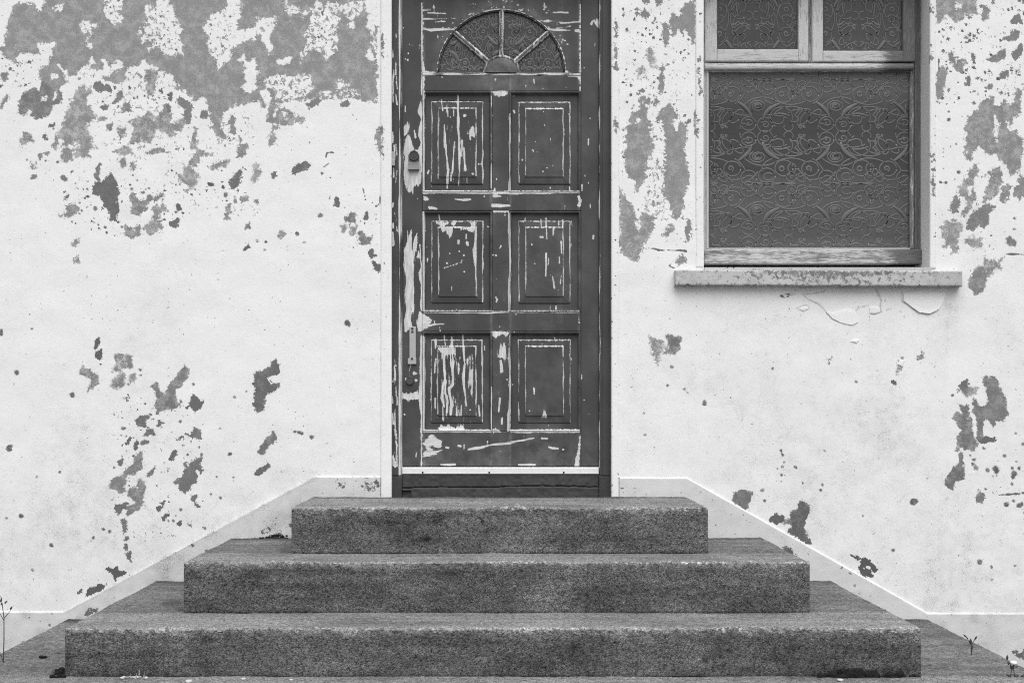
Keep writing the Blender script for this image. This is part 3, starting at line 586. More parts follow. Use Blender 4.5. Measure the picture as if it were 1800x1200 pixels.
DOTS = [(522,411,3),(535,426,2.6),(393,329,2.4),(397,342,4),(452,424,2.4),(467,425,1.8),(465,439,2),(566,305,2.2),(563,379,4),(610,568,5),(613,572,3),(29,655,4),(127,694,4.4),(16,788,5),(20,784,3),(65,838,2.4),(38,906,3),(90,958,3.4),(182,930,2.6),(404,798,3.4),(2,586,4),(3,582,3),(56,578,2),(143,370,2),(101,285,1.8),(46,282,2),(168,367,3.2),(80,283,2),(185,400,2),(165,391,1.6),(209,390,2),(232,333,2.4),(262,332,2),(252,339,2.2),(154,346,2.4),(246,650,2.4),(247,660,2),(216,753,3),(218,752,2.4),(177,640,1.8),(317,741,2.6),(318,705,2),(340,675,2.6),(413,698,2.8),(432,688,1.6),(525,760,2.4),(531,762,2.8),(518,758,2),(548,768,3),(387,753,1.6),(480,760,2),(410,838,2),(381,838,1.8),(370,868,1.8),(387,875,2),(318,895,2.2),(296,905,3),(305,915,2),(334,923,2),(360,928,2),(194,934,2.6),(12,910,2),(105,830,2),(165,945,2),(57,1002,1.8),(1238,710,3.4),(1238,707,3),(1180,645,2.4),(1174,677,1.8),(1203,683,2.2),(1208,690,2),(1110,681,1.6),(1132,726,2),(1133,765,2),(1358,648,2),(1505,671,2.5),(1373,792,2),(1376,800,2.4),(1378,812,2.2),(1375,820,2.6),(1398,821,2),(1450,793,2.4),(1373,835,2.2),(1341,862,3),(1345,880,2),(1411,848,1.6),(1446,852,2),(1442,861,2.4),(1517,907,2),(1605,882,5.5),(1610,880,4),(1722,987,4.4),(1570,967,3),(1743,996,2),(1784,994,2),(1743,1018,2),(1737,826,3.6),(1750,824,5),(1752,828,4),(1783,833,5),(1781,838,3.5),(1766,801,3),(1729,787,2.6),(1674,695,2.4),(1712,808,3),(1710,815,3),(1716,822,4),(1779,822,2),(1791,823,3),(1779,851,2),(1769,886,4),(1792,888,4),(1796,886,3),(1782,880,2),(1733,860,2),(1785,762,2),(1798,780,3),(1667,197,2),(1667,211,2.4),(1680,254,2),(1685,303,2.5),(1653,321,2),(1662,321,2),(1712,182,3.2),(1658,262,1.8),(1783,384,2.2),(1782,403,2),(1712,436,2),(1738,303,2),(1700,205,1.8),(1706,800,1.6)]
CRACK = [  # thin dark lines (x, y, half width)
 [(1756,870,.6),(1770,869,1.6),(1785,868,1.2),(1806,866,1.8)], [(1769,447,.8),(1780,447,1.6),(1792,447,.7),(1806,449,.8)],
 [(1105,440,.2),(1125,437,.5),(1150,437,.5),(1157,440,2),(1164,440,.3),(1185,440,.3),(1195,440,1.6),(1206,442,1.8)], [(1186,455,.5),(1176,468,.8),(1186,472,.6)], [(1370,520,.5),(1390,516,.8),(1398,517,.7),(1380,523,.6),(1372,521,.5)], [(1410,517,.6),(1430,516,.6),(1448,513,.7),(1450,509,.6)],
 [(1412,518,.5),(1420,526,.9),(1440,535,1),(1452,548,.8),(1460,560,.7),(1474,566,.6)], [(1400,542,.6),(1408,538,.6),(1420,537,.6),(1422,543,.6),(1412,548,.6),(1403,544,.6)], [(1540,508,.7),(1546,520,.9),(1549,528,.9),(1547,540,.8),(1549,548,.8),(1540,553,.9),(1528,553,.8)],
 [(1505,556,.5),(1504,546,.7),(1512,540,.7),(1526,537,.7)], [(1585,512,.7),(1586,530,1),(1600,538,.9),(1612,548,.8),(1632,553,.9),(1648,548,.7)], [(1558,545,.8),(1566,544,.8)], [(575,268,.6),(573,278,1),(574,270,.8),(582,268,1.4),(586,269,.8)], [(569,294,.7),(575,290,1),(578,288,1.2)], [(638,330,.8),(640,340,.9)], [(668,345,1),(669,358,1.4)],
 [(1650,105,1),(1650,150,.5)], [(1098,860,.6),(1110,862,.6)], [(1640,60,.5),(1640,90,.6)],
]
def wall_fields(px, py):
    n = len(px)
    loss = np.full(n, -14.0); tone = np.full(n, 0.25); resid = np.full(n, 0.4); rag = np.ones(n)
    speck = np.full(n, 0.30); dirt = np.full(n, 0.17)
    bestp = np.full(n, -1e9)
    # beyond the frame the wall goes on in the same state
    far = np.clip((vnoise(px / 90, py / 70, px * 0, 3) + vnoise(px / 35, py / 30, px * 0, 4) * .6) * 16 - 6 + np.clip((120 - py) / 30, -9, 6), -14, 9)
    inside = (px > -15) & (px < 1815) & (py > -15)
    loss = np.where(inside, loss, far)
    for pts, sp, lift in SPECK:
        m = near(px, py, pts, 25)
        if not m.any(): continue
        s = sdf_poly(px[m], py[m], pts)
        t = np.clip(s / 18 + 0.5, 0, 1)
        speck[m] = np.maximum(speck[m], sp * t)
        if lift is not None:
            loss[m] = np.maximum(loss[m], -14 + (lift + 14) * t)
    for pts, to, re in BIG:
        m = near(px, py, pts)
        if not m.any(): continue
        s = sdf_poly(px[m], py[m], pts)
        b = bestp[m]; better = s > b
        tone[m] = np.where(better & (s > -8), to, tone[m]); resid[m] = np.where(better & (s > -8), re, resid[m])
        if to >= .4: rag[m] = np.where(better & (s > -10), .62, rag[m])
        bestp[m] = np.maximum(b, s)
        loss[m] = np.maximum(loss[m], np.clip(s * 1.05 + 1.3, -14, 9))
    for pts, lv in ISL:
        m = near(px, py, pts, 6)
        if not m.any(): continue
        s = sdf_poly(px[m], py[m], pts)
        cap = np.where(s > 0, np.maximum(lv, -s * 1.1), -s * 1.1)
        loss[m] = np.minimum(loss[m], np.where(s > -6, cap, 99))
    for x, y, r in DOTS:
        m = (abs(px - x) < 14) & (abs(py - y) < 14)
        s = sdf_stroke(px[m], py[m], [(x, y, r)])
        l = loss[m]; up = s + .4 > l
        tone[m] = np.where(up, 0.95, tone[m]); rag[m] = np.where(up & (s > -4), 0.3, rag[m])
        loss[m] = np.maximum(l, np.where(s > -4, s + .4, -14))
    for pts in CRACK:
        q = [(p[0], p[1]) for p in pts]
        m = near(px, py, q, 6)
        s = sdf_stroke(px[m], py[m], pts)
        l = loss[m]; up = (s + .35 > l) & (s > -3)
        sillc = (py[m] > 505) & (py[m] < 575) & (px[m] > 1390)
        tone[m] = np.where(up, np.where(sillc, 0.0, 0.7), tone[m]); resid[m] = np.where(up, np.where(sillc, .8, 0), resid[m]); rag[m] = np.where(up, np.where(sillc, .14, 0.18), rag[m])
        s = s - np.where(sillc, .45, 0)
        loss[m] = np.maximum(l, np.where(s > -3, s + .35, -14))
    # grime
    dirt = dirt + np.clip((py - 520) / 480, 0, 1) * 0.42 + np.clip(vnoise(px / 130, py / 110, px * 0, 71) * .5 + vnoise(px / 45, py / 60, px * 0, 72) * .3, -.1, .5) * np.clip((py - 420) / 200, .25, 1)
    dirt = dirt + 0.65 * np.exp(-((px - 1664 + (py - 560) * .12) / 16) ** 2) * np.clip((py - 500) / 20, 0, 1) * np.clip((680 - py) / 120, 0, 1)
    for cx, cy, rx, ry, a in ((60, 960, 90, 70, .25), (1640, 1040, 40, 50, .3), (1440, 760, 150, 120, .12), (1640, 940, 160, 80, .1), (1350, 720, 120, 80, .12), (130, 640, 60, 50, .1), (1690, 400, 50, 60, .22)):
        dirt = dirt + a * np.exp(-((px - cx) / rx) ** 2 - ((py - cy) / ry) ** 2)
    return dict(loss=loss, tone=tone, resid=resid, speck=speck, dirt=np.clip(dirt, 0, 1.2), rag=rag)

# ------------------------------------------------------------------ the house wall
DOOR_L, DOOR_R, DOOR_T = 688.0, 1075.0, -38.0
WIN_L, WIN_R, WIN_T, WIN_B = 1237.0, 1635.0, -60.0, 471.0
PL = [(-1400, 1072), (113, 1073), (553, 835.5), (1207, 838), (1630, 1075.5), (3200, 1077)]     # top of the plinth
def wall_grid():
    xk = [-1400, -20, DOOR_L, DOOR_R, WIN_L, WIN_R, 1820, 3200]
    yk = [-420, -20, WIN_B, 890, 1090, 1200]
    def mk(keys, fine):
        out = []
        for a, b in zip(keys[:-1], keys[1:]):
            r = fine if (a >= -21 and b <= 1821) else 14
            n = max(1, int(math.ceil((b - a) / r)))
            out.extend(list(np.linspace(a, b, n, endpoint=False)))
        return np.array(out + [keys[-1]])
    xs, ys = mk(xk, 2.2), mk(sorted(yk + [DOOR_T, WIN_T]), 2.2)
    PX, PY = np.meshgrid(xs, ys)
    ny, nx = PX.shape
    X, Z = wx(PX), wz(PY)
    Y = vnoise(X * 3, Z * 3, X * 0, 11) * 0.006 + vnoise(X * 11, Z * 11, X * 0, 12) * 0.0025
    V = np.stack([X, Y, Z], -1).reshape(-1, 3)
    I = np.arange(nx * ny).reshape(ny, nx)
    mx, my = (xs[:-1] + xs[1:]) / 2, (ys[:-1] + ys[1:]) / 2
    MX, MY = np.meshgrid(mx, my)
    hole = ((MX > DOOR_L) & (MX < DOOR_R) & (MY > DOOR_T) & (MY < 890)) | ((MX > WIN_L) & (MX < WIN_R) & (MY > WIN_T) & (MY < WIN_B))
    Q = np.stack([I[:-1, :-1], I[1:, :-1], I[1:, 1:], I[:-1, 1:]], -1)[~hole]
    V0 = V.copy()
    # body of the wall: 0.3 m thick round the openings and at its ends
    B = []
    A = wall_fields(PX.ravel(), PY.ravel())
    used = np.unique(Q); remap = -np.ones(len(V), int); remap[used] = np.arange(len(used))
    return V[used], remap[Q], {k: v[used] for k, v in A.items()}
V, Q, A = wall_grid()
wall = mesh_obj("house_wall", V, Q, M_wall, None, A, True)
tag(wall, "white rendered house wall whose paint peels off in ragged grey patches", "wall", None, "thing")

def strip(name, pts_front, mat, parent, px_attr=None):
    pass
# reveals of the openings and the solid body behind the face
def reveal(name, p0, p1, depth, mat, parent):
    """plaster face running into the wall from the wall-plane line p0-p1 (px)"""
    a, b = Vector(P(*p0)), Vector(P(*p1))
    nu, nv = max(2, int((b - a).length / 0.012)), 10
    V, Fq, px, py = [], [], [], []
    for i in range(nu + 1):
        q = a.lerp(b, i / nu)
        for j in range(nv + 1):
            V.append((q.x, -0.002 + (depth + 0.002) * j / nv, q.z))
            px.append(p0[0] + (p1[0] - p0[0]) * i / nu + j * 1.5); py.append(p0[1] + (p1[1] - p0[1]) * i / nu)
    for i in range(nu):
        for j in range(nv):
            Fq.append((i * (nv + 1) + j, i * (nv + 1) + j + 1, (i + 1) * (nv + 1) + j + 1, (i + 1) * (nv + 1) + j))
    n = len(V)
    at = dict(loss=np.full(n, -9.0), tone=np.full(n, .3), resid=np.full(n, .3), speck=np.full(n, .3), dirt=np.full(n, .15), rag=np.ones(n))
    return mesh_obj(name, V, np.array(Fq), mat, parent, at, True)
reveal("door_reveal", (DOOR_L, DOOR_T), (DOOR_L, 889), 0.14, M_margin, wall)
reveal("door_reveal", (DOOR_R, DOOR_T), (DOOR_R, 889), 0.14, M_margin, wall)
reveal("door_reveal", (DOOR_L, DOOR_T), (DOOR_R, DOOR_T), 0.14, M_margin, wall)
reveal("window_reveal", (WIN_L, WIN_T), (WIN_L, WIN_B), 0.20, M_margin, wall)
reveal("window_reveal", (WIN_R, WIN_T), (WIN_R, WIN_B), 0.20, M_margin, wall)
reveal("window_reveal", (WIN_L, WIN_T), (WIN_R, WIN_T), 0.20, M_margin, wall)
reveal("window_reveal", (WIN_L, WIN_B), (WIN_R, WIN_B), 0.20, M_margin, wall)
mb = MB()
mb.box(wx(-1400), wx(3200), 0.30, 0.34, GZ, wz(-420)); mb.box(wx(-1400), wx(-1398), 0.006, 0.299, GZ, wz(-420)); mb.box(wx(3198), wx(3200), 0.006, 0.299, GZ, wz(-420)); mb.box(wx(-1399), wx(3199), 0.006, 0.299, wz(-418), wz(-420))
mb.build("wall_body", M_brickdark, wall)

# plinth below the sloping line, standing 14 mm proud with a splayed top edge
def plinth(name, x0, x1):
    xs = seg([x0] + [p[0] for p in PL if x0 < p[0] < x1] + [x1], 2.4 if (x0 > -30 and x1 < 1830) else 3.2)
    tops = np.interp(xs, [p[0] for p in PL], [p[1] for p in PL])
    pr = 0.0085
    rows = [0, 0.35, 1.0] + [None]
    V, px, py, Fq = [], [], [], []
    nz_ = 46
    zt = wz(tops); X = wx(xs)
    prof = [(0.0, 0.004), (0.0, 0.0), (-0.0082, -0.0068), (-pr, -0.0076), (-pr, -0.010)]
    cols = []
    for j, (yy, dz) in enumerate(prof):
        cols.append((np.full(len(xs), yy if j else 0.02), zt + dz))
    for j in range(1, nz_ + 1):
        t = (j / nz_) ** 1.0
        cols.append((np.full(len(xs), -pr), (zt - 0.010) + (GZ - zt + 0.010) * t))
    ny = len(cols)
    Yc = np.stack([c[0] for c in cols]); Zc = np.stack([c[1] for c in cols]); Xc = np.repeat(X[None], ny, 0)
    Yc[2:] += (vnoise(Xc * 4, Zc * 4, Xc * 0, 21) * 0.005 + vnoise(Xc * 25, Zc * 25, Xc * 0, 22) * 0.002)[2:]
    wob = vnoise(X * 9, X * 0, X * 0, 23) * .006 + vnoise(X * 40, X * 0, X * 0, 24) * .003
    Zc[2:5] += wob[None] * .18
    V = np.stack([Xc, Yc, Zc], -1).reshape(-1, 3)
    I = np.arange(V.shape[0]).reshape(ny, len(xs))
    Q = np.stack([I[:-1, :-1], I[1:, :-1], I[1:, 1:], I[:-1, 1:]], -1).reshape(-1, 4)
    PX = (CX + Xc * F / DW).ravel(); PY = (CY - (Zc - ZC) * F / DW).ravel()
    n = len(PX)
    below = PY - np.interp(PX, [p[0] for p in PL], [p[1] for p in PL])
    loss = np.full(n, -13.0); speck = np.full(n, 0.36); dirt = np.full(n, 0.42); tone = np.full(n, .9); rag = np.ones(n)
    for pts in ([(152, 1074), (165, 1069), (171, 1068), (169, 1076), (158, 1081), (151, 1080)],):
        loss = np.maximum(loss, np.clip(sdf_poly(PX, PY, pts) + .5, -13, 9))
    for pts, lv in (([(630, 852), (672, 846), (676, 868), (645, 866)], 0.2), ([(595, 850), (606, 850), (604, 858), (596, 857)], 0.2), ([(470, 925), (512, 915), (512, 946), (450, 946)], -1.8), ([(1372, 962), (1385, 960), (1400, 976), (1390, 975)], 3), ([(1780, 1145), (1810, 1138), (1810, 1160), (1790, 1156)], 1), ([(640, 838), (660, 838), (660, 850), (640, 850)], -3)):
        s = sdf_poly(PX, PY, pts); loss = np.maximum(loss, np.where(s > -5, np.minimum(lv, s + .5), -13))
    for x, y, r in ((383, 1000, 3), (376, 994, 2.6), (1093, 859, 3), (1115, 858, 2), (1479, 997, 3.6), (1493, 1006, 4), (1510, 1041, 3), (1502, 1028, 2.6), (1420, 973, 2.4), (88, 1098, 2), (102, 1107, 1.6), (1529, 1046, 2.4), (42, 1127, 3), (340, 958, 3.4), (363, 967, 3.4), (1413, 965, 2.4)):
        s = r - np.hypot(PX - x, PY - y); loss = np.maximum(loss, np.where(s > -3, s, -13)); rag[s > -3] = .4
    dirt += 0.5 * np.exp(-((PX - 480) / 45) ** 2 - ((PY - 925) / 28) ** 2) + 0.25 * np.exp(-((PX - 300) / 60) ** 2 - ((PY - 1000) / 40) ** 2) + .16 * np.clip(below / 80, 0, 1) * (PX < 200)
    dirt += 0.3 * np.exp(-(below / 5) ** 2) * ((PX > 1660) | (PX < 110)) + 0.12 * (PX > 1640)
    dirt += np.clip(vnoise(PX / 40, PY / 26, PX * 0, 73) * .9 + vnoise(PX / 14, PY / 16, PX * 0, 74) * .5, -.15, .6) * np.where(PX < 680, 1.0, .5)
    dirt += .9 * np.exp(-(below / 5) ** 2) * (PX < 560) * (PX > 110)  # left splay turned from the sun: its shade is painted into the colour
    dirt -= 0.18 * (PX > 1080) * (PX < 1600)
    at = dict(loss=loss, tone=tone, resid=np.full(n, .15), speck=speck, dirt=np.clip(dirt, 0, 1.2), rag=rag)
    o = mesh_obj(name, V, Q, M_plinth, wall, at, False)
    return o
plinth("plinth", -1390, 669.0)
plinth("plinth", 1088.5, 3190)

# raised plaster margins beside the door and the window
def margin_attr(speckv, dirtv, lossv=-9.0, pts=()):
    def f(px, py):
        n = len(px)
        loss = np.full(n, lossv)
        for q in pts:
            s = sdf_stroke(px, py, q); loss = np.maximum(loss, np.clip(s, -9, 6))
        return dict(loss=loss, tone=np.full(n, .45), resid=np.full(n, .3), speck=np.full(n, speckv), dirt=np.full(n, dirtv), rag=np.full(n, 1.0))
    return f
plate("door_margin", [669, 688.2], [DOOR_T - 14, 888], -0.006, M_margin, wall, 2.4, None, 0.012, margin_attr(.35, .2, -10, [[(672, 62, 1), (671, 98, 2)], [(671, 222, 1), (671, 275, 1)]]), 1.4)
plate("door_margin", [1074.8, 1088.5], [DOOR_T - 14, 888], -0.006, M_margin, wall, 2.4, None, 0.012, margin_attr(.55, .2, -9, [[(1082, 35, 2), (1083, 64, 2.6)], [(1081, 80, 2), (1083, 122, 2.6)], [(1082, 200, 1), (1082, 230, 1.5)]]), 1.4)
plate("door_margin", [669, 1088.5], [DOOR_T - 34, DOOR_T - 14.5], -0.006, M_margin, wall, 2.4, None, 0.012, margin_attr(.4, .2), 1.4)
plate("window_margin", [1223, 1237.2], [WIN_T - 20, 470], -0.005, M_margin, wall, 2.4, None, 0.012, margin_attr(.5, .2, -8.5, [[(1231, 100, 1.5), (1228, 128, 2), (1231, 165, 1.5)], [(1226, 205, 1), (1226, 240, 1.4)]]), 1.2)
plate("window_margin", [1634.8, 1645.5], [WIN_T - 20, 472], -0.005, M_margin, wall, 2.4, None, 0.012, margin_attr(.6, .25, -8.5, [[(1638, 14, 2), (1639, 20, 2)], [(1637, 76, 1.5), (1638, 108, 1.5)], [(1640, 275, 3.4), (1641, 280, 3)], [(1640, 300, 1.5), (1641, 345, 1.5)]]), 1.2)

# lifted flakes of paint under the sill
def flake(pts, lift, tilt):
    n = len(pts)
    cx_ = sum(p[0] for p in pts) / n; cy_ = sum(p[1] for p in pts) / n
    V, Fc = [], []
    ring = []
    for k, (x, y) in enumerate(pts):
        X, _, Z = P(x, y)
        yy = -lift - tilt * (y - cy_) / 40
        ring.append((X, yy, Z))
    inner = [P(x + (cx_ - x) * .35, y + (cy_ - y) * .35) for x, y in pts]
    V = ring + [(a[0], -0.0035, a[2]) for a in inner] + [(a[0], 0.002, a[2]) for a in ring]
    for k in range(n):
        k2 = (k + 1) % n
        Fc += [(k, k2, n + k2, n + k), (2 * n + k, 2 * n + k2, k2, k)]
    Fc.append(tuple(n + k for k in range(n)))
    o = mesh_obj("paint_flake", V, Fc, M_wall, wall, dict(loss=np.full(3 * n, -14.), tone=np.zeros(3 * n), resid=np.zeros(3 * n), speck=np.zeros(3 * n), dirt=np.full(3 * n, .05), rag=np.zeros(3 * n)))
    bm = bmesh.new(); bm.from_mesh(o.data); bmesh.ops.recalc_face_normals(bm, faces=bm.faces); bm.to_mesh(o.data); bm.free()
flake([(1452, 548), (1462, 551), (1478, 545), (1492, 543), (1504, 547), (1507, 556), (1508, 566), (1498, 571), (1486, 569), (1476, 566), (1464, 560)], 0.003, 0.002)
flake([(1588, 515), (1610, 512), (1640, 512), (1662, 514), (1658, 530), (1650, 543), (1634, 551), (1616, 549), (1602, 539), (1589, 529)], 0.003, 0.004)
flake([(1528, 540), (1538, 538), (1546, 541), (1547, 548), (1538, 551), (1529, 550)], 0.0022, 0.002)
flake([(1404, 543), (1411, 539), (1420, 538), (1421, 543), (1412, 547)], 0.0022, 0.001)
flake([(1495, 600), (1503, 596), (1510, 598), (1506, 603)], 0.0022, 0.001)
flake([(1577, 640), (1583, 631), (1590, 633), (1586, 644)], 0.0022, 0.002)

# ------------------------------------------------------------------ the door
YF, YD = 0.035, 0.062        # frame face, door face
CH_P = [  # bare undercoat on the door: polygons
 [(717,212),(719,222),(716,235),(711,238),(711,225)], [(717,237),(722,245),(727,258),(727,266),(737,263),(740,290),(739,322),(735,328),(732,322),(727,330),(726,341),(722,334),(718,340),(714,335),(711,322),(711,265),(713,245)],
 [(716,403),(718,418),(722,404),(724,440),(730,415),(733,410),(732,436),(728,455),(726,480),(728,510),(727,540),(722,560),(726,575),(712,583),(711,560),(716,545),(712,530),(715,500),(712,470),(710,440),(716,425)],
 [(737,545),(746,553),(752,560),(748,575),(742,582),(734,582),(732,570)], [(745,555),(758,560),(756,569),(779,569),(756,573),(747,578)],
 [(864,160),(894,160),(892,166),(884,170),(868,167)], [(822,236),(830,222),(834,224),(834,242)], [(863,583),(896,583),(891,592),(884,587),(878,589),(872,593),(866,588)],
 [(866,336),(870,330),(874,340),(882,346),(868,346)], [(745,345),(751,347),(753,352),(746,356)], [(753,363),(766,364),(768,368),(754,368)], [(877,618),(880,602),(884,610),(886,602),(887,629),(875,628)],
 [(767,391),(800,391),(798,397),(792,393),(786,394),(780,399),(773,396)], [(826,391),(838,390),(836,399),(829,395)], [(774,399),(796,400),(796,408),(791,420),(787,412),(784,404),(778,409)], [(808,400),(837,400),(836,406),(826,408),(820,403),(812,404)], [(834,404),(837,404),(837,470),(834,465),(832,440)],
 [(952,733),(956,717),(960,733)], [(748,772),(758,764),(768,768),(777,776),(774,787),(760,783),(752,786),(764,791),(778,790),(768,797),(744,803),(744,793),(752,790),(744,780)], [(769,610),(800,610),(800,622),(782,624),(772,616)],
 [(770,752),(775,746),(782,750),(790,746),(800,752),(812,748),(818,756),(770,757)], [(742,120),(748,124),(766,126),(768,132),(745,133)], [(863,758),(870,750),(880,758)],
 [(742,160),(748,166),(744,176),(741,176)], [(707,690),(716,694),(734,688),(738,700),(720,702),(707,700)],
]
CH_S = [  # strokes (x, y, half width)
 [(741.6,6,.7),(742,40,1.6),(742,60,1),(742,108,1.6),(744,124,3),(743,150,3),(742,166,2)], [(742,17.5,1),(757,17.5,.8)], [(742,34,1),(800,33,.7)], [(752,23,.7),(783,24,.9)], [(765,39,.5),(782,38,.7)], [(745,51,1.2),(757,53,2.4),(797,52,1.2)], [(745,130,1.4),(850,130,1.2),(1018,131,1.3)],
 [(960,53,.9),(1002,53,.9)], [(1012,54,2),(1018,54,2.4)], [(1020,8,.6),(1020,50,.9)], [(1020,55,.9),(1020,160,.9)], [(995,126,2),(1000,133,2),(1016,134,1.6),(1019,138,2.2)], [(972,22,1.1),(998,23,1)], [(960,39,.5),(990,38,.7)], [(985,41,.9),(1020,39,1)], [(978,50,.5),(1003,46,.8)], [(1040,42,1.6),(1044,36,1),(1052,48,1.4)], [(1050,35,1.4),(1051,48,1.6)],
 [(740,178,1),(738,196,3),(741,210,1),(738,236,3.2),(741,250,1.4),(739,265,3),(741,300,2)], [(738,430,.8),(741,470,1.4),(738,480,2.6),(741,500,1.2),(741,545,1.6)], [(741,590,1.4),(740,640,1.6),(739,700,3),(741,730,1.4),(741,818,1.6)],
 [(744.4,176,1.6),(744.6,260,1.8),(744.4,336,1.9)], [(744.4,374,1.7),(744.6,460,1.9),(744.4,545,1.7)], [(744.4,592,1.7),(744.6,670,2.2),(744.4,757,2)],
 [(745,337.5,2.4),(800,337.5,2.6),(864,338,2.2),(897,338.5,2.8),(960,338,2.2),(1018,338,2)], [(745,548,2),(864,548.5,2.2),(897,548,1.2),(940,548,1.8),(1018,548,1)], [(742,757.5,2),(862,757.5,2.4)], [(898,757.5,2.4),(1017,757.5,2.6)],
 [(866,361,1.8),(880,362,2.8),(895,361,1.6)], [(868,371.5,1.2),(893,371.5,1.6)], [(1017,346,2.2),(1020,352,2.4),(1018,361,2.6)], [(800,350,.8),(812,351,.9)], [(814,352,1.6),(826,350,1.4)],
 [(895.6,200,.8),(896,260,.9),(895.6,335,1.4)], [(895.4,375,1.2),(896,460,1.5),(895.5,545,1.3)], [(895.4,590,1.0),(896,700,1.6),(894,757,2.2)], [(863.5,170,.5),(863.5,330,.6)], [(864,680,.8),(864,757,1)],
 [(805,168,1),(805.5,205,1.6),(807,250,1.1),(808,300,1.4),(806,325,.8)], [(781,220,1),(782,240,1.6),(784,270,1.2),(788,300,1.7),(786,330,.9)], [(799,250,.7),(797,285,1.3),(793,318,1)], [(776,175,.8),(778,195,.9)], [(786,182,.6),(786,198,.7)], [(812,248,1.4),(811,275,1.2)], [(826,238,1.4),(827,246,1.4)], [(816,262,1.2),(818,300,1.6)], [(817,204,2.6)], [(792,207,1.2)], [(831,306,2)], [(752,305,1.2),(754,300,1)],
 [(772,378,1),(773,388,1)], [(806,424,2),(806,428,1.4)], [(821,427,2.6),(822,431,2)], [(820,413,1),(819,419,1)], [(808,442,1.2)], [(816,449,1.2)], [(786,463,1.6)], [(812,458,1.2)], [(816,478,1.4)],
 [(951,386,.8),(951,397,.8)], [(960,384,1),(961,420,1)], [(973,400,.8),(972,414,1)], [(982,388,.9),(982,396,.9)], [(989,387,1),(989,400,1)], [(986,425,.8),(987,445,1.1)], [(960,446,.8),(959,485,1.4)], [(964,455,.8),(963,467,.8)], [(971,486,.8),(974,506,1.4)], [(983,452,.8),(983,462,1.1)], [(950,417,1.6),(954,417,1.6)], [(967,538,1),(967,543,1)], [(977,538,1),(977,543,1)], [(987,484,.6),(985,498,1)],
 [(880,634,1.6),(882,652,2)], [(879,700,1.2),(877,722,1.8)], [(882,735,1),(882,745,1)], [(880,432,1),(878,437,1)], [(867,448,.8),(873,449,.9)], [(937,265,1.4),(938,268,1)], [(944,268,.9)], [(941,250,.8)], [(957,221,1.1)], [(903,195,1.2),(905,198,1)],
 [(823,790,1),(845,786,2),(860,782,1.6),(895,778,1.8),(938,770,.6)], [(952,770,.7),(963,770,.8)], [(965,785,1),(971,788,1.8),(981,788,.8)], [(784,786,1),(788,787,1.4)], [(806,783,1.6),(810,784,1.2)], [(1020,765,.8),(1018,790,1.6),(1015,806,3),(1014,817,4)], [(775,816,1),(800,816,1.3)], [(912,816,1),(940,816,1.2)], [(990,789,1)],
 [(713,666,1.8),(716,669,1)], [(728,656,2.6),(732,656,1.6)], [(731,668,2.4)], [(722,640,.5),(719,652,.6),(720,661,.5)], [(711,728,1.3)], [(757,702,.5)], [(712,186,.8),(712,196,.8)], [(725,80,.7)], [(713,104,.9),(717,106,.7)], [(728,230,1),(730,242,1.6)],
 [(781,590,.8),(783,607,1.2)], [(794,592,.8),(794,612,1.4),(796,635,1.3),(795,660,1)], [(813,590,.8),(815,612,1.1),(817,640,1.3),(815,665,1.6),(817,690,1.8),(820,712,1.1)], [(781,622,1.5),(781,650,1.8),(782,665,1.3),(779,680,1.6),(777,700,2),(781,714,1.1)], [(792,622,1.6),(793,640,2),(797,660,1.6),(796,676,2.2),(790,682,2.2),(791,695,2),(795,712,2.2),(792,728,1.3)], [(784,668,1.4),(783,690,1.8),(787,705,1.4),(786,724,1.6)], [(766,630,.8),(764,655,1.1)], [(765,700,.8),(766,717,1.1)], [(807,640,.8),(806,657,1.1)], [(830,650,1.6),(828,675,1.2)], [(778,715,1.1),(779,737,1.3)], [(801,700,.8),(803,730,1.1)], [(811,712,.9),(811,730,.9)], [(827,720,1.4)], [(842,712,.9),(843,730,1.1)], [(848,598,.7),(847,642,.9)], [(766,596,.8),(765,612,1)],
 [(1002,641,.5),(1006,634,.5),(1004,630,.5)], [(820,597,.6)], [(779,472,.4),(800,465,.4),(812,461,.4)], [(745,160,2),(745,172,1.8)],
]
def rect_strokes():
    out = []
    T = {0: (.5, .5, .6, 0), 1: (.7, .45, .45, 0), 2: (.7, .5, .65, 0), 3: (.35, .45, .25, 0), 4: (.45, .4, .6, 0), 5: (.6, .35, .3, 0)}
    for i, (o, r1, r2) in enumerate(PANELS):
        t, l, r, b = T[i]
        for q, g in ((r1, 1.0), (r2, 1.15)):
            x0, x1, y0, y1 = q
            out.append([(x0, y0, t * g * 1.0), (x1, y0, t * g)]); out.append([(x0, y0, l * .75), (x0, y1 - 4, l * .75)]); out.append([(x1, y0, r * g * .8), (x1, y1 - 2, r * g * .8)])
    return out
PANELS = [  # opening, outer rectangle, raised field (x0, x1, y0, y1), rows from the top, left then right
 ((742.5, 865, 161, 338), (759, 848.5, 179, 324), (771, 837, 191, 312)), ((895, 1021, 161, 338), (912, 1002, 180, 324), (924, 990, 192, 312)),
 ((742.5, 865, 371, 548), (759, 848.5, 389, 532.5), (771, 837, 400, 521.5)), ((895, 1021, 371, 548), (912, 1002, 389, 533), (924, 990, 400, 521.5)),
 ((742.5, 865, 583, 758), (758, 848, 597.5, 743), (769.5, 836.5, 608.5, 731)), ((895, 1021, 583, 758), (912, 1002, 597.5, 743), (923.5, 990, 608.5, 731)),
]
CH_R = rect_strokes()
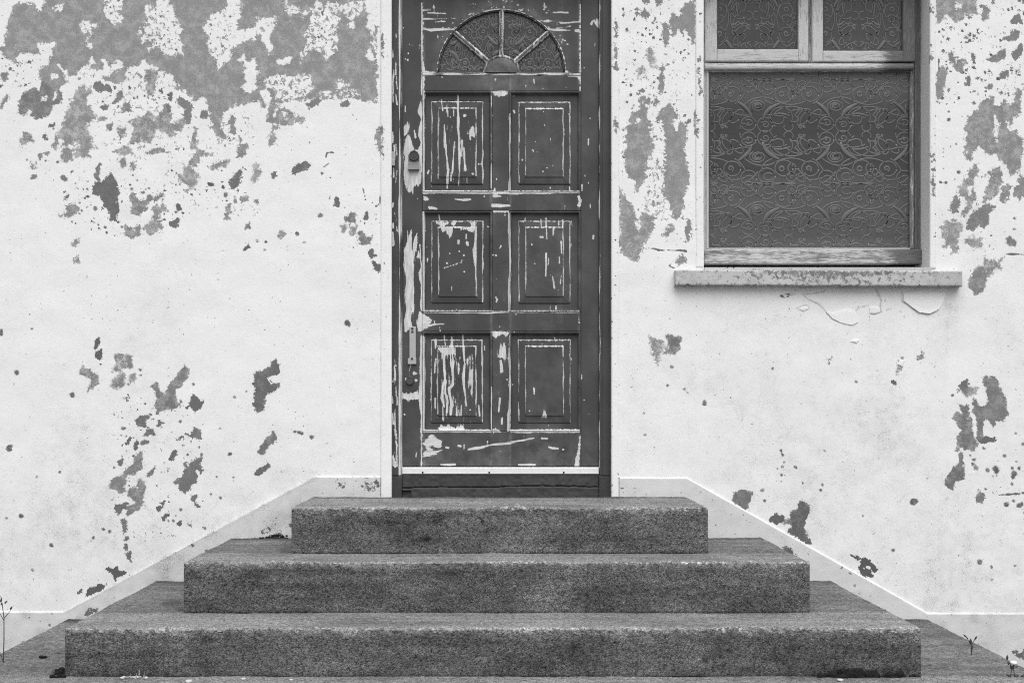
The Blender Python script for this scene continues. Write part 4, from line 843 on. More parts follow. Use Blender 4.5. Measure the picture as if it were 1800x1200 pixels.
FIELDS = [  # areas flaking along the grain: polygon, level
 ([(775,215),(800,212),(832,215),(828,322),(775,325)], -1.15), ([(764,592),(836,592),(832,750),(768,745)], -1.25), ([(776,615),(802,615),(808,735),(780,740)], -0.85), ([(822,630),(832,620),(830,690),(824,700)], -0.4),
 ([(690,180),(699,180),(699,330),(690,330)], -1.5), ([(690,640),(701,640),(701,800),(690,800)], -1.2), ([(690,30),(699,30),(699,180),(690,180)], -1.7), ([(690,330),(699,330),(699,640),(690,640)], -1.8),
 ([(708,408),(740,408),(740,540),(708,540)], -1.7), ([(868,595),(892,595),(892,755),(868,755)], -1.6), ([(925,12),(955,20),(965,42),(945,45),(930,30)], -1.3), ([(820,8),(875,6),(862,17),(815,22)], -1.5), ([(925,385),(990,385),(990,525),(925,525)], -2.2), ([(758,178),(848,178),(848,200),(758,200)], -2.0), ([(745,760),(1018,760),(1018,818),(745,818)], -2.4), ([(770,400),(838,400),(838,520),(770,520)], -2.3), ([(707,640),(740,640),(740,720),(707,720)], -1.7),
]
rr_ = random.Random(3)
for _ in range(150):
    x_, y_ = rr_.uniform(709, 1050), rr_.uniform(5, 815)
    CH_S.append([(x_, y_, rr_.uniform(.35, .8))] if rr_.random() < .6 else [(x_, y_, .5), (x_ + rr_.uniform(-1.5, 1.5), y_ + rr_.uniform(4, 11), .3)])
for _ in range(70):
    t_ = rr_.uniform(.3, 2.6); q_ = 113 + abs(rr_.gauss(0, 14))
    CH_S.append([(881 + q_ * math.cos(t_), 128 - q_ * math.sin(t_), rr_.uniform(.35, .9))])
CH_S.append([(881.5 + 113.2 * math.cos(t), 128.5 - 112 * math.sin(t), -.12) for t in np.linspace(0.05, 3.09, 40)])
for x_ in (691, 694, 697):
    for _ in range(16):
        y_ = rr_.choice([rr_.uniform(60, 430), rr_.uniform(620, 815)])
        CH_S.append([(x_ + rr_.uniform(-1.5, 1.5), y_, .5), (x_ + rr_.uniform(-1.5, 1.5), y_ + rr_.uniform(5, 22), .8)])
def door_fields(px, py):
    n = len(px)
    chip = np.full(n, -2.7); rag = np.full(n, 0.8); dust = np.zeros(n)
    for pts, lv in FIELDS:
        m = near(px, py, pts, 6)
        if not m.any(): continue
        s = sdf_poly(px[m], py[m], pts)
        chip[m] = np.maximum(chip[m], np.where(s > -6, np.minimum(lv, lv + s * .35), -9))
    for pts in CH_P:
        m = near(px, py, pts, 6)
        if not m.any(): continue
        s = sdf_poly(px[m], py[m], pts)
        chip[m] = np.maximum(chip[m], np.clip(s + .3, -2.7, 2.2)); rag[m] = np.where(s > -4, 1.35, rag[m])
    for pts in CH_S + CH_R:
        m = near(px, py, pts, 6)
        if not m.any(): continue
        s = sdf_stroke(px[m], py[m], pts)
        up = (s + .25 > chip[m]) & (s > -2.5)
        rag[m] = np.where(up, 0.8, rag[m])
        chip[m] = np.maximum(chip[m], np.where(s > -2.5, s + .25, -9))
    dust += 0.9 * np.exp(-((px - 880) / 60) ** 2 - ((py - 140) / 22) ** 2) + 0.5 * np.clip((py - 740) / 60, 0, 1) + .25 * ((px > 925) & (px < 990))
    for xe in (863.5, 897.0, 1018.0, 745.0):
        dust += .8 * np.exp(-((px - xe) / 2.2) ** 2)
    dust += .5 * np.exp(-((np.hypot(px - 881.5, py - 128.5) - 118) / 8) ** 2) * (py < 128) + .35 * np.clip(vnoise(px / 30, py / 120, px * 0, 91) * 2, 0, 1)
    return dict(chip=chip, rag=rag, dust=dust)

door = empty("front_door", P(880, 820, YD), "dark weathered panelled door with fanlight and paint flaking to pale wood", "door"); door["kind"] = "thing"
TB = 0.040
plate("stile", [706.5, 742.0], [-15, 819], YD, M_dv, door, 1.0, None, TB, door_fields, .6)
plate("stile", [1021.3, 1052.5], [-15, 819], YD, M_dv, door, 1.1, None, TB, door_fields, .6)
plate("rail", [742.3, 1021.0], [133.5, 160.5], YD + .0005, M_dh, door, 1.0, None, TB, door_fields, .6)
plate("rail", [742.3, 1021.0], [338.3, 370.3], YD + .0005, M_dh, door, 1.0, None, TB, door_fields, .6)
plate("rail", [742.3, 1021.0], [548.5, 582.3], YD + .0005, M_dh, door, 1.0, None, TB, door_fields, .6)
plate("bottom_rail", [742.3, 1021.0], [758.5, 819], YD + .0005, M_dh, door, 1.0, None, TB, door_fields, .6)
for a, b in ((160.8, 338.0), (370.6, 548.2), (582.6, 758.2)):
    plate("mullion", [865.3, 894.7], [a, b], YD + .001, M_dv, door, 1.0, None, TB, door_fields, .6)
def panel_profile(o, r1, r2):
    def f(PX, PY):
        a = np.minimum(np.minimum(PX - r1[0], r1[1] - PX), np.minimum(PY - r1[2], r1[3] - PY))   # inside outer rectangle
        b = np.minimum(np.minimum(PX - r2[0], r2[1] - PX), np.minimum(PY - r2[2], r2[3] - PY))
        y = np.zeros(PX.shape)
        y -= np.where(a > 0, 0.0035 + np.clip(a / 11, 0, 1) * 0.003, 0)
        y -= np.where(b > 0, 0.0025, 0)
        y += np.where((a <= 0) & (a > -1.6), 0.0015, 0)
        return y
    return f
for i, (o, r1, r2) in enumerate(PANELS):
    e = 0.01
    pn = plate("panel", [o[0] + 3.5, r1[0], r1[0] + e, r2[0], r2[0] + e, r2[1] - e, r2[1], r1[1] - e, r1[1], o[1] - 3.5], [o[2] + 3.5, r1[2], r1[2] + e, r2[2], r2[2] + e, r2[3] - e, r2[3], r1[3] - e, r1[3], o[3] - 3.5],
               YD + .016, M_dv, door, 1.0, panel_profile(o, r1, r2), 0.02, door_fields, 0)
    # ogee moulding round the panel, mitred
    x0, x1, y0, y1 = o
    prof = [(0.2, 0.0), (0.9, -0.0022), (2.2, -0.0018), (3.2, 0.004), (4.6, 0.0095), (5.6, 0.0165)]
    V, Fq, PXs, PYs = [], [], [], []
    rings = []
    for d_, yy in prof:
        ring = []
        c = [(x0 + d_, y0 + d_), (x1 - d_, y0 + d_), (x1 - d_, y1 - d_), (x0 + d_, y1 - d_)]
        for k in range(4):
            (ax, ay), (bx, by) = c[k], c[(k + 1) % 4]
            nn = int(max(abs(o[1] - o[0]), 1) if k % 2 == 0 else abs(o[3] - o[2]))
            for t in np.linspace(0, 1, nn, endpoint=False):
                ring.append((ax + (bx - ax) * t, ay + (by - ay) * t, yy))
        rings.append(ring)
    n = len(rings[0])
    for ring in rings:
        for (ax, ay, yy) in ring:
            V.append((wx(ax, YD), YD + yy, wz(ay, YD))); PXs.append(ax); PYs.append(ay)
    for r_ in range(len(rings) - 1):
        b0, b1 = r_ * n, (r_ + 1) * n
        j = np.arange(n); j2 = (j + 1) % n
        Fq.append(np.stack([b0 + j, b1 + j, b1 + j2, b0 + j2], -1))
    mesh_obj("moulding", V, np.concatenate(Fq), M_dv, pn, door_fields(np.array(PXs), np.array(PYs)))

# top rail with the half-round opening
AC = (881.5, 128.5); AR = 112.0
def top_rail():
    xs = np.concatenate([seg([742.3, AC[0] - AR], 1.0)[:-1], AC[0] - AR * np.cos(np.linspace(0, math.pi, 190)), seg([AC[0] + AR, 1021.0], 1.0)[1:]])
    bot = np.where(abs(xs - AC[0]) < AR, AC[1] - np.sqrt(np.clip(AR ** 2 - (xs - AC[0]) ** 2, 0, None)) * 0.985, AC[1])
    nr = 110
    V, PXs, PYs = [], [], []
    T = np.linspace(0, 1, nr)
    PX = np.repeat(xs[None], nr, 0); PY = -15 + (bot[None] + 15) * T[:, None]
    V = np.stack([wx(PX, YD), np.full(PX.shape, YD + .0004), wz(PY, YD)], -1).reshape(-1, 3)
    I = np.arange(V.shape[0]).reshape(PX.shape)
    Q = [np.stack([I[:-1, :-1], I[1:, :-1], I[1:, 1:], I[:-1, 1:]], -1).reshape(-1, 4)]
    low = I[-1]
    base = len(V); sk = V[low].copy(); sk[:, 1] = YD + .03
    mid = V[low].copy(); mid[:, 1] = YD + .006; mid[:, 2] -= 0.0
    V = np.concatenate([V, sk])
    j = np.arange(len(low) - 1)
    Q.append(np.stack([low[j], base + j, base + j + 1, low[j + 1]], -1))
    px = np.concatenate([PX.ravel(), PX.ravel()[low]]); py = np.concatenate([PY.ravel(), PY.ravel()[low]])
    return mesh_obj("top_rail", V, np.concatenate(Q), M_dh, door, door_fields(px, py))
top_rail()
# rim bead of the fanlight
mb = MB()
arc = [P(AC[0] - (AR - 1.5) * math.cos(t), AC[1] - (AR - 1.5) * .985 * math.sin(t), YD + .006) for t in np.linspace(0.02, math.pi - .02, 60)]
mb.tube(arc, 0.0038, 6)
o = mb.build("arch_bead", M_dv, door, True)
def const_attr(o, **kw):
    n = len(o.data.vertices)
    for k, v in kw.items():
        a = o.data.attributes.new(k, 'FLOAT', 'POINT'); a.data.foreach_set("value", np.full(n, v, np.float32))
const_attr(o, chip=-1.0, rag=.8, dust=.2)
# bottom bead of the fanlight
plate("fanlight_bead", [742.4, 1020.9], [128.2, 133.2], YD - .002, M_dh, door, 1.0, None, 0.03, lambda px, py: dict(chip=np.where(abs(px - 881) < 120, .2, .5), rag=np.full(len(px), .8), dust=np.full(len(px), .6)), .8)
# glazing bars and hub
def bar(a, b, hw):
    """bar with a ridge, from px a to px b"""
    ax, ay = a; bx, by = b
    L_ = math.hypot(bx - ax, by - ay); ux, uy = (bx - ax) / L_, (by - ay) / L_; vx, vy = -uy, ux
    prof = [(-hw, .012), (-hw, .003), (-hw * .55, .000), (-hw * .3, -.004), (hw * .3, -.004), (hw * .55, .000), (hw, .003), (hw, .012)]
    n = int(L_) + 1
    V, Q, px, py = [], [], [], []
    for i in range(n + 1):
        t = L_ * i / n
        for w_, yy in prof:
            x, y = ax + ux * t + vx * w_, ay + uy * t + vy * w_
            V.append((wx(x, YD), YD + .004 + yy, wz(y, YD))); px.append(abs(w_) / hw); py.append(yy)
    m = len(prof)
    for i in range(n):
        for k in range(m - 1):
            Q.append((i * m + k, i * m + k + 1, (i + 1) * m + k + 1, (i + 1) * m + k))
    e = np.array(px)
    o = mesh_obj("glazing_bar", V, np.array(Q), M_dv, door, dict(chip=np.where((e > .4) & (e < .99), 0.95, -0.8), rag=np.full(len(V), .9), dust=np.full(len(V), .8)))
    return o
ang = math.radians(41.5)
for t in (math.pi / 2, math.pi - ang, ang):
    bar((AC[0] + 29 * math.cos(t), AC[1] - 29 * math.sin(t)), (AC[0] + 113.5 * math.cos(t), AC[1] - 112 * math.sin(t)), 4.8)
def hub():
    V, Q, px = [], [], []
    prof = [(33.5, .016), (33.5, .001), (31.5, -.002), (29.5, -.001), (28.5, .0012), (27.5, -.0035), (24, -.0055), (12, -.0068), (0.5, -.007)]
    n = 48
    for r_, yy in prof:
        for k in range(n + 1):
            t = math.pi * k / n
            V.append((wx(AC[0] + r_ * math.cos(t), YD), YD + yy, wz(AC[1] - .4 - r_ * .93 * math.sin(t), YD))); px.append(r_)
    m = n + 1
    for i in range(len(prof) - 1):
        for k in range(n):
            Q.append((i * m + k, i * m + k + 1, (i + 1) * m + k + 1, (i + 1) * m + k))
    r_ = np.array(px)
    mesh_obj("fanlight_hub", V, np.array(Q), M_dv, door, dict(chip=np.where(r_ > 29, -.5, -2.6), rag=np.full(len(V), .8), dust=np.full(len(V), 1.0)), True)
hub()

# obscured glass: swirling ridges cast into the pane
def spiral(cx, cy, r, turns, sx=1.0, sy=1.0, ph=0.0, n=26):
    return [(cx + sx * r * (0.15 + .85 * t) * math.cos(ph + turns * 2 * math.pi * t), cy + sy * r * (0.15 + .85 * t) * math.sin(ph + turns * 2 * math.pi * t)) for t in np.linspace(0, 1, n)]
def ell(cx, cy, rx, ry, a0=0, a1=360, rot=0, n=18):
    c, s = math.cos(math.radians(rot)), math.sin(math.radians(rot))
    out = []
    for t in np.linspace(math.radians(a0), math.radians(a1), n):
        x, y = rx * math.cos(t), ry * math.sin(t)
        out.append((cx + x * c - y * s, cy + x * s + y * c))
    return out
def bez(a, b, c, d_, n=14):
    return [((1 - t) ** 3 * a[0] + 3 * (1 - t) ** 2 * t * b[0] + 3 * (1 - t) * t * t * c[0] + t ** 3 * d_[0], (1 - t) ** 3 * a[1] + 3 * (1 - t) ** 2 * t * b[1] + 3 * (1 - t) * t * t * c[1] + t ** 3 * d_[1]) for t in np.linspace(0, 1, n)]
# one repeat is 137 x 183 px on the big pane; its lower half mirrors the upper
def tile_curves():
    H = []
    def E(cx, cy, rx, ry, a0=0, a1=360, rot=0, w=1.0): H.append((ell(cx, cy, rx, ry, a0, a1, rot, 22), w))
    def S(cx, cy, r_, t, sx=1.0, sy=1.0, ph=0.0, w=1.0): H.append((spiral(cx, cy, r_, t, sx, sy, ph, 24), w))
    def B(a, b, c, d_, w=1.0): H.append((bez(a, b, c, d_, 18), w))
    S(1332, 276, 16, 2.6, 1, .7, .4); E(1332, 276, 6, 4.5)
    E(1316, 313, 14, 13); E(1317, 314, 7, 5, 200, 420); E(1316, 245, 13, 12); S(1317, 246, 8, 1.1, 1, .9, 2, 1.2); E(1345, 243, 13.5, 13); S(1345, 243, 8.5, 1.3, 1, .8, 1)
    E(1373, 256, 20, 18, -40, 250); E(1366, 254, 12, 9, 150, 420, -18); E(1378, 296, 16, 14); E(1374, 297, 4, 4, w=1.3); E(1392, 296, 7, 8); E(1424, 297, 15, 13); S(1421, 297, 6, 1.2, 1, 1, 0, 1.3)
    E(1348, 309, 15, 13); E(1351, 311, 8.5, 6.5, 20, 330); E(1391, 312, 9, 8); S(1392, 312, 4, 1); E(1410, 312, 9, 8); S(1410, 312, 4, 1)
    E(1415, 255, 6, 13, 0, 360, -35); E(1432, 258, 7, 15, 0, 360, -42); E(1413, 256, 10, 17, 60, 320, -30); E(1386, 239, 8, 7, 150, 400); E(1407, 240, 3, 3, w=1.6); E(1414, 239, 1.5, 1.5, w=1.6)
    B((1388, 250), (1408, 244), (1406, 256), (1396, 260), 1.6); B((1396, 260), (1404, 264), (1406, 270), (1402, 275), 2.0)
    B((1341, 250), (1342, 266), (1356, 274), (1371, 281), 3.6); B((1321, 254), (1320, 268), (1308, 276), (1296, 284), 3.2)
    B((1340, 262), (1352, 258), (1372, 262), (1384, 254)); B((1358, 258), (1370, 278), (1400, 280), (1420, 266)); B((1420, 266), (1432, 262), (1446, 256), (1458, 262))
    B((1306, 276), (1320, 292), (1345, 296), (1362, 286)); B((1340, 304), (1337, 290), (1346, 284), (1358, 279)); B((1362, 286), (1380, 276), (1400, 276), (1418, 286)); B((1392, 300), (1404, 314), (1424, 322), (1448, 312))
    B((1360, 262), (1372, 264), (1380, 262), (1390, 258), 1.8); B((1384, 262), (1396, 272), (1410, 274), (1424, 262)); B((1438, 234), (1436, 246), (1446, 250), (1452, 240)); B((1402, 296), (1408, 306), (1418, 312), (1426, 322), 1.2)
    B((1326, 322), (1350, 330), (1380, 320), (1400, 322)); B((1428, 279), (1436, 284), (1444, 292), (1448, 302)); B((1312, 322), (1318, 316), (1326, 312), (1332, 302), 1.2)
    out = []
    for pts, w_ in H:
        out.append(([(x - 1315, y - 140) for x, y in pts], w_))
        out.append(([(x - 1315, 463 - y - 140) for x, y in pts], w_))
    return out
TILE = tile_curves()
def in_poly_fn(test, curves, y, parent, R=0.0032, name="pane_relief"):
    mb = MB()
    for pts, wd in curves:
        run = []
        def flush():
            if len(run) >= 3:
                n = len(run)
                rad = [R * wd * (0.35 + .65 * math.sin(math.pi * min(1, max(0, (i + .6) / n)))) if wd > 1.5 else R * wd * 1.1 for i in range(n)]
                mb.tube([P(x, yy, y) for x, yy in run], rad, 6, .16)
            run.clear()
        for q in pts:
            if test(*q): run.append(q)
            else: flush()
        flush()
    if mb.v:
        return mb.build(name, M_relief, parent, True)
def tiled(x0, x1, y0, y1, ox, oy, rot=False, sc_=1.0):
    out = []
    tw, th = 137 * sc_, 183 * sc_
    if rot: tw, th = th, tw
    for i in range(int((x0 - ox) // tw) - 1, int((x1 - ox) // tw) + 2):
        for j in range(int((y0 - oy) // th) - 1, int((y1 - oy) // th) + 2):
            for pts, wd in TILE:
                if rot: out.append(([(ox + i * tw + y * sc_, oy + j * th + x * sc_) for x, y in pts], wd))
                else: out.append(([(ox + i * tw + x * sc_, oy + j * th + y * sc_) for x, y in pts], wd))
    return out
YG = YD + .014
fan = tiled(765, 998, 10, 130, 720, -10, True, .62)
for a0, a1 in ((3, 36.5), (45.5, 86.5), (93.5, 134.5), (143.5, 177)):
    mb = MB()
    A0, A1 = math.radians(a0 - 3 if a0 > 3 else 0), math.radians(a1 + 3 if a1 < 177 else 180)
    V = []; n = 16
    for yy in (YG, YG + .005):
        for r_ in (28, 114):
            for k in range(n + 1):
                t = A0 + (A1 - A0) * k / n
                V.append(P(AC[0] + r_ * math.cos(t), AC[1] - r_ * math.sin(t), yy))
    Fc = []
    m = n + 1
    for k in range(n):
        Fc += [(k, k + 1, m + k + 1, m + k), (2 * m + k, 3 * m + k, 3 * m + k + 1, 2 * m + k + 1), (m + k, m + k + 1, 3 * m + k + 1, 3 * m + k), (k + 1, k, 2 * m + k, 2 * m + k + 1)]
    mb.add(V, Fc)
    pane = mb.build("glass_pane", M_glass, door)
    b0, b1 = math.radians(a0), math.radians(a1)
    def test(x, y, b0=b0, b1=b1):
        r_ = math.hypot(x - AC[0], y - AC[1]); t = math.atan2(AC[1] - y, x - AC[0])
        return 33 < r_ < 111 and b0 < t < b1 and y < 128
    in_poly_fn(test, fan, YG, pane, .0030)
# weather bar along the foot of the door
mb = MB()
Yb = YD - .014
x0, x1 = wx(706.5, Yb), wx(1052.8, Yb)
mb.box(x0, x1, Yb, YD + .01, wz(833, Yb), wz(821, Yb), .0025)
wb = mb.build("weather_bar", M_alu, door)
for px in (743, 860, 991):
    mb = MB(); mb.disc((wx(px, Yb), wz(830, Yb)), .0042, Yb - .0008, Yb + .002, 12); mb.build("screw", M_dark, wb)
# cylinder pull
Yl = YD - .004
mb = MB()
xa, xb = wx(718, Yl), wx(737, Yl)
zt, zb = wz(272, Yl), wz(299.5, Yl)
pf = [(zt, .0), (zt - .03, .0), (zt - .045, -.004), (zb + .006, -.013), (zb + .001, -.016), (zb - .001, -.013), (zb + .004, -.004), (zb + .01, .004)]
V = [(xx, Yl + yy, zz) for xx in (xa, xb) for zz, yy in pf]; k = len(pf)
V += [(xx, YD + .001, zz) for xx in (xa, xb) for zz, yy in pf]
Fc = [(i, i + 1, k + i + 1, k + i) for i in range(k - 1)] + [(i, 2 * k + i, 2 * k + i + 1, i + 1) for i in range(k - 1)] + [(k + i, k + i + 1, 3 * k + i + 1, 3 * k + i) for i in range(k - 1)]
mb.add(V, Fc)
pull = mb.build("cylinder_pull", M_metal, door)
mb = MB(); c = (wx(727.7, Yl), wz(273.5, Yl))
mb.ring(c, .0150, .0205, Yl - .008, Yl + .003); mb.disc(c, .0152, Yl - .004, Yl + .003, 28, .001)
cyl = mb.build("lock_cylinder", M_metal, pull)
mb = MB(); mb.ring(c, .0085, .0105, Yl - .0062, Yl - .003); mb.disc(c, .0086, Yl - .0050, Yl - .002, 24, .0006); mb.build("lock_plug", M_metal, pull)
mb = MB(); mb.box(c[0] - .0013, c[0] + .0013, Yl - .0056, Yl - .003, c[1] - .0075, c[1] + .0005); mb.disc((c[0], c[1] + .0005), .0024, Yl - .0056, Yl - .003, 10); mb.build("keyhole", M_dark, pull)
# plate handle
mb = MB(); Yh = YD - .007
mb.box(wx(719.6, Yh), wx(731, Yh), Yh, YD + .001, wz(632, Yh), wz(574, Yh), .0015)
mb.box(wx(716.8, Yh), wx(731.8, Yh), Yh - .003, YD + .001, wz(640, Yh), wz(629.5, Yh), .0015)
hd = mb.build("handle_plate", M_plate, door)
for px, py, dd in ((724.8, 577.5, 0), (724.8, 583, 0), (724.4, 630.5, .003)):
    mb = MB(); cc = (wx(px, Yh), wz(py, Yh)); mb.ring(cc, .0022, .0055, Yh - .0014 - dd, Yh, 16); mb.disc(cc, .0024, Yh - .0005 - dd, Yh, 10); mb.build("screw", M_metal, hd)
# round blank plate
mb = MB(); cc = (wx(720.8, YD), wz(668.8, YD)); mb.disc(cc, .0168, YD - .008, YD + .001, 30, .002); mb.ring(cc, .0135, .0160, YD - .0095, YD - .006, 30)
mb.build("round_cover", M_metal, door, False)

# frame round the door
frame = empty("door_frame", P(880, 868, YF), "dark painted timber frame round the panelled door, chipped on its left post", "door frame"); frame["kind"] = "thing"
def frame_fields(px, py):
    n = len(px)
    chip = np.full(n, -2.5); rag = np.full(n, .8)
    A_ = door_fields(px, py)
    chip = np.maximum(chip, np.where(A_["chip"] > -2.2, A_["chip"], -2.5))
    ed = np.maximum(1.5 - abs(px - 702.4), .7 - abs(px - 706.0) * 1.2)
    gap = vnoise(py / 55, py * 0, py * 0, 5) * 3.0
    s = np.where(px < 800, ed + np.minimum(gap, .25), -9)
    rag = np.where(s > -1.5, .35, rag)
    chip = np.maximum(chip, np.where(s > -2, s, -9))
    e2 = .55 - abs(px - 1054.5); s2 = np.where(px > 900, e2 + vnoise(py / 40, py * 0, py * 0, 6) * 2.2 - .3, -9)
    chip = np.maximum(chip, np.where(s2 > -2, s2, -9))
    return dict(chip=chip, rag=rag, dust=np.zeros(n))
def jamb(xk, dep):
    return plate("jamb", xk, [-20, 835.5], YF, M_fr, frame, 1.0, dep, 0.10, frame_fields, .8)
jamb([688.6, 700.2, 700.7, 704.8, 705.3, 706.2], lambda PX, PY: np.where(PX > 704.9, .020, np.where(PX > 700.4, .004, 0.0)) + np.where((PX > 702.8) & (PX < 704), .004, 0))
jamb([1053.0, 1054.4, 1055.0, 1058.6, 1059.2, 1074.4], lambda PX, PY: np.where(PX < 1054.6, .022, np.where(PX < 1058.8, .006, 0.0)))
plate("frame_head", [688.6, 1074.4], [-37, -20.4], YF, M_fr, frame, 1.5, None, 0.10, frame_fields, .8)
for xk in ([688.8, 706.0], [1053.2, 1074.2]):
    plate("jamb_foot", xk, [836.2, 890], YF + .002, M_thr, frame, 3, None, .09, None, .8)
def thr_depth(PX, PY):
    X = PX / 40
    crack = 856 + 2.2 * vnoise(PX / 45, PX * 0, PX * 0, 8) * 2 + 1.2 * vnoise(PX / 9, PX * 0, PX * 0, 9)
    return np.where(abs(PY - crack) < 1.0, .012, 0) + vnoise(PX / 6, PY / 6, PX * 0, 31) * .003 + np.where(PY > crack, -.006, 0) + np.where((PX < 722) & (PY > 862), .01, 0)
plate("threshold", [706.6, 1052.8], [833.4, 890], YF + .018, M_thr, frame, 1.2, thr_depth, .12, None, 1.0, False)
mb = MB(); Yk = YF - .012
mb.box(wx(687.2, Yk), wx(694.5, Yk), Yk + .006, YF + .002, wz(282, Yk), wz(266, Yk), .001); mb.box(wx(687.0, Yk), wx(694, Yk), Yk, YF + .002, wz(291, Yk), wz(280.6, Yk), .0015)
mb.build("striker", M_plate, frame)

# ------------------------------------------------------------------ the window
YW = 0.105
win = empty("window", P(1430, 468, YW), "timber window of patterned glass with two top casements and one large pane", "window"); win["kind"] = "thing"
def wood_attr(base=0.0):
    def f(px, py):
        n = len(px)
        b = np.full(n, base)
        b += 1.0 * np.clip((px - 1560 + np.where(py > 400, 0, 20)) / 40, 0, 1) * (px < 1640)
        return dict(bare=b)
    return f
W0, W1 = wood_attr(0.0), wood_attr(0.25)
# fixed frame
plate("frame_jamb", [1236.5, 1245.5], [-58, 464], YW + .012, M_wv, win, 3, None, .07, W0, .6)
plate("frame_jamb", [1607.5, 1622.5], [-58, 464], YW + .012, M_wv, win, 3, lambda PX, PY: np.where(PX > 1612, .006, 0), .07, W0, .6)
plate("frame_head", [1245.8, 1607.2], [-58, -50], YW + .012, M_wh, win, 3, None, .07, W1, .6)
plate("frame_mullion", [1421.8, 1427.6], [-50, 110], YW + .020, M_wv, win, 3, None, .06, W1, .3)
plate("transom", [1239, 1607], [111.5, 121.5], YW - .012, M_wh, win, 1.6, lambda PX, PY: np.abs(PY - 117) * .0006, .09, W0, .8)
plate("transom_shadow_rebate", [1245.8, 1607.2], [121.8, 127], YW + .016, M_wh, win, 3, None, .06, W1, 0)
plate("bottom_rail", [1238, 1622.5], [438.5, 463.5], YW, M_wh, win, 1.6, None, .08, wood_attr(.20), .8)
# beads round the big pane
plate("glazing_bead", [1241.5, 1245.8], [123, 438], YW + .006, M_wv, win, 2, None, .03, lambda px, py: dict(bare=np.full(len(px), -.5)), .8)
plate("glazing_bead", [1600.2, 1606.5], [124, 438], YW + .006, M_wv, win, 2, lambda PX, PY: np.where((PX > 1602.6) & (PX < 1604), .004, 0), .03, lambda px, py: dict(bare=np.full(len(px), .5)), .8)
plate("glazing_bead", [1246, 1600], [435.8, 438.3], YW + .007, M_wh, win, 2, None, .03, lambda px, py: dict(bare=np.full(len(px), -.5)), .5)
YP = YW + .022
mb = MB()
pane = plate("glass_pane", [1243, 1604], [122, 438.5], YP, M_glass, win, 4, None, .005, lambda px, py: dict(dust=np.interp(py + vnoise(px / 60, py / 30, px * 0, 81) * 16, [125, 170, 185, 232, 300, 318, 432], [.42, .36, .02, -.2, -.3, .34, .46])), 0)  # soft light and dark bands seen in the glass, painted into its colour
in_poly_fn(lambda x, y: 1246.5 < x < 1599.5 and 125 < y < 435.5, tiled(1245, 1600, 122, 438, 1315, 140), YP, pane, .0031)
def casement(x0, x1, gx0, gx1, yb, gb):
    cs = plate("casement", [x0, gx0 - .2], [-49, yb], YW - .006, M_wv, win, 1.6, None, .045, W0, .8)
    plate("casement_stile", [gx1 + .2, x1], [-49, yb], YW - .006, M_wv, cs, 1.6, None, .045, W0, .8)
    plate("casement_rail", [gx0, gx1], [gb, yb], YW - .0055, M_wh, cs, 1.6, None, .045, W0, .8)
    plate("casement_rail", [gx0, gx1], [-49, -30], YW - .0055, M_wh, cs, 3, None, .045, W0, .8)
    mb = MB(); y = YW + .012
    mb.box(wx(gx0 - 2, y), wx(gx1 + 2, y), y, y + .004, wz(gb + 2, y), wz(-32, y)); p = mb.build("glass_pane", M_glass, cs)
    in_poly_fn(lambda x, yy: gx0 + 1 < x < gx1 - 1 and -28 < yy < gb - 1, tiled(gx0, gx1, -30, gb, gx0 - 20, -36, True, .9), y, cs, .0030)
casement(1239.5, 1421.3, 1260.8, 1403.5, 107.8, 87)
casement(1428.0, 1609.0, 1447, 1587.5, 108.6, 89.5)
# stone sill
def sill_fields(px, py):
    n = len(px)
    loss = np.full(n, -4.5)
    for cx_, r_, a in ((1390, 70, 4.4), (1470, 60, 5.6), (1560, 55, 4.2), (1235, 40, 2.2), (1640, 50, 1.6), (1320, 40, 2.2)):
        loss = loss + a * np.exp(-((px - cx_) / r_) ** 2) * np.clip(1.15 - (py - 474) / 30, .25, 1)
    loss = np.where((py > 497) & (py < 503), np.maximum(loss, -1.2), loss)
    return dict(loss=loss, tone=np.full(n, .68), resid=np.full(n, .45), speck=np.full(n, .2), dirt=np.full(n, .5) + .2 * (px > 1600), rag=np.full(n, .8))
YS = -0.042
def sill():
    xs = seg([1187.2, 1188.2, 1691, 1692], 2.0); ys = seg([474.0, 475, 500, 501.0], 2.0)
    PX, PY = np.meshgrid(xs, ys)
    tilt = (PX - 1187) / 505 * 2.2
    ex = np.minimum(PX - 1187.2, 1692 - PX); ey = np.minimum(PY - 474, 501 - PY); e = np.minimum(ex, ey)
    X = wx(PX, YS); Z = wz(PY + tilt + vnoise(PX / 14, PY * 0, PY * 0, 41) * .9 * (ey < .5), YS)
    D = np.full(PX.shape, YS) + np.where(e < .5, .0035, 0) + vnoise(X * 60, Z * 60, X * 0, 42) * .0016
    V = np.stack([X, D, Z], -1).reshape(-1, 3)
    ny, nx = PX.shape; I = np.arange(nx * ny).reshape(ny, nx)
    Q = np.stack([I[:-1, :-1], I[1:, :-1], I[1:, 1:], I[:-1, 1:]], -1).reshape(-1, 4)
    loop = np.concatenate([I[0, :-1], I[:-1, -1], I[-1, :0:-1], I[:0:-1, 0]])
    sk = V[loop].copy(); sk[:, 1] = 0.004
    n = len(loop); base = len(V); j = np.arange(n); j2 = (j + 1) % n
    Q = np.concatenate([Q, np.stack([loop[j], loop[j2], base + j2, base + j], -1)]); V = np.concatenate([V, sk])
    px = np.concatenate([PX.ravel(), PX.ravel()[loop]]); py = np.concatenate([PY.ravel(), PY.ravel()[loop]])
    return mesh_obj("window_sill", V, Q, M_sill, win, sill_fields(px, py))
sill()
mb = MB(); mb.box(wx(1237.5), wx(1634.5), -.02, .20, wz(477), wz(470.5)); o = mb.build("sill_top", M_sill, win)
const_attr(o, loss=-5, tone=.8, resid=.1, speck=.3, dirt=.4, rag=1.0)

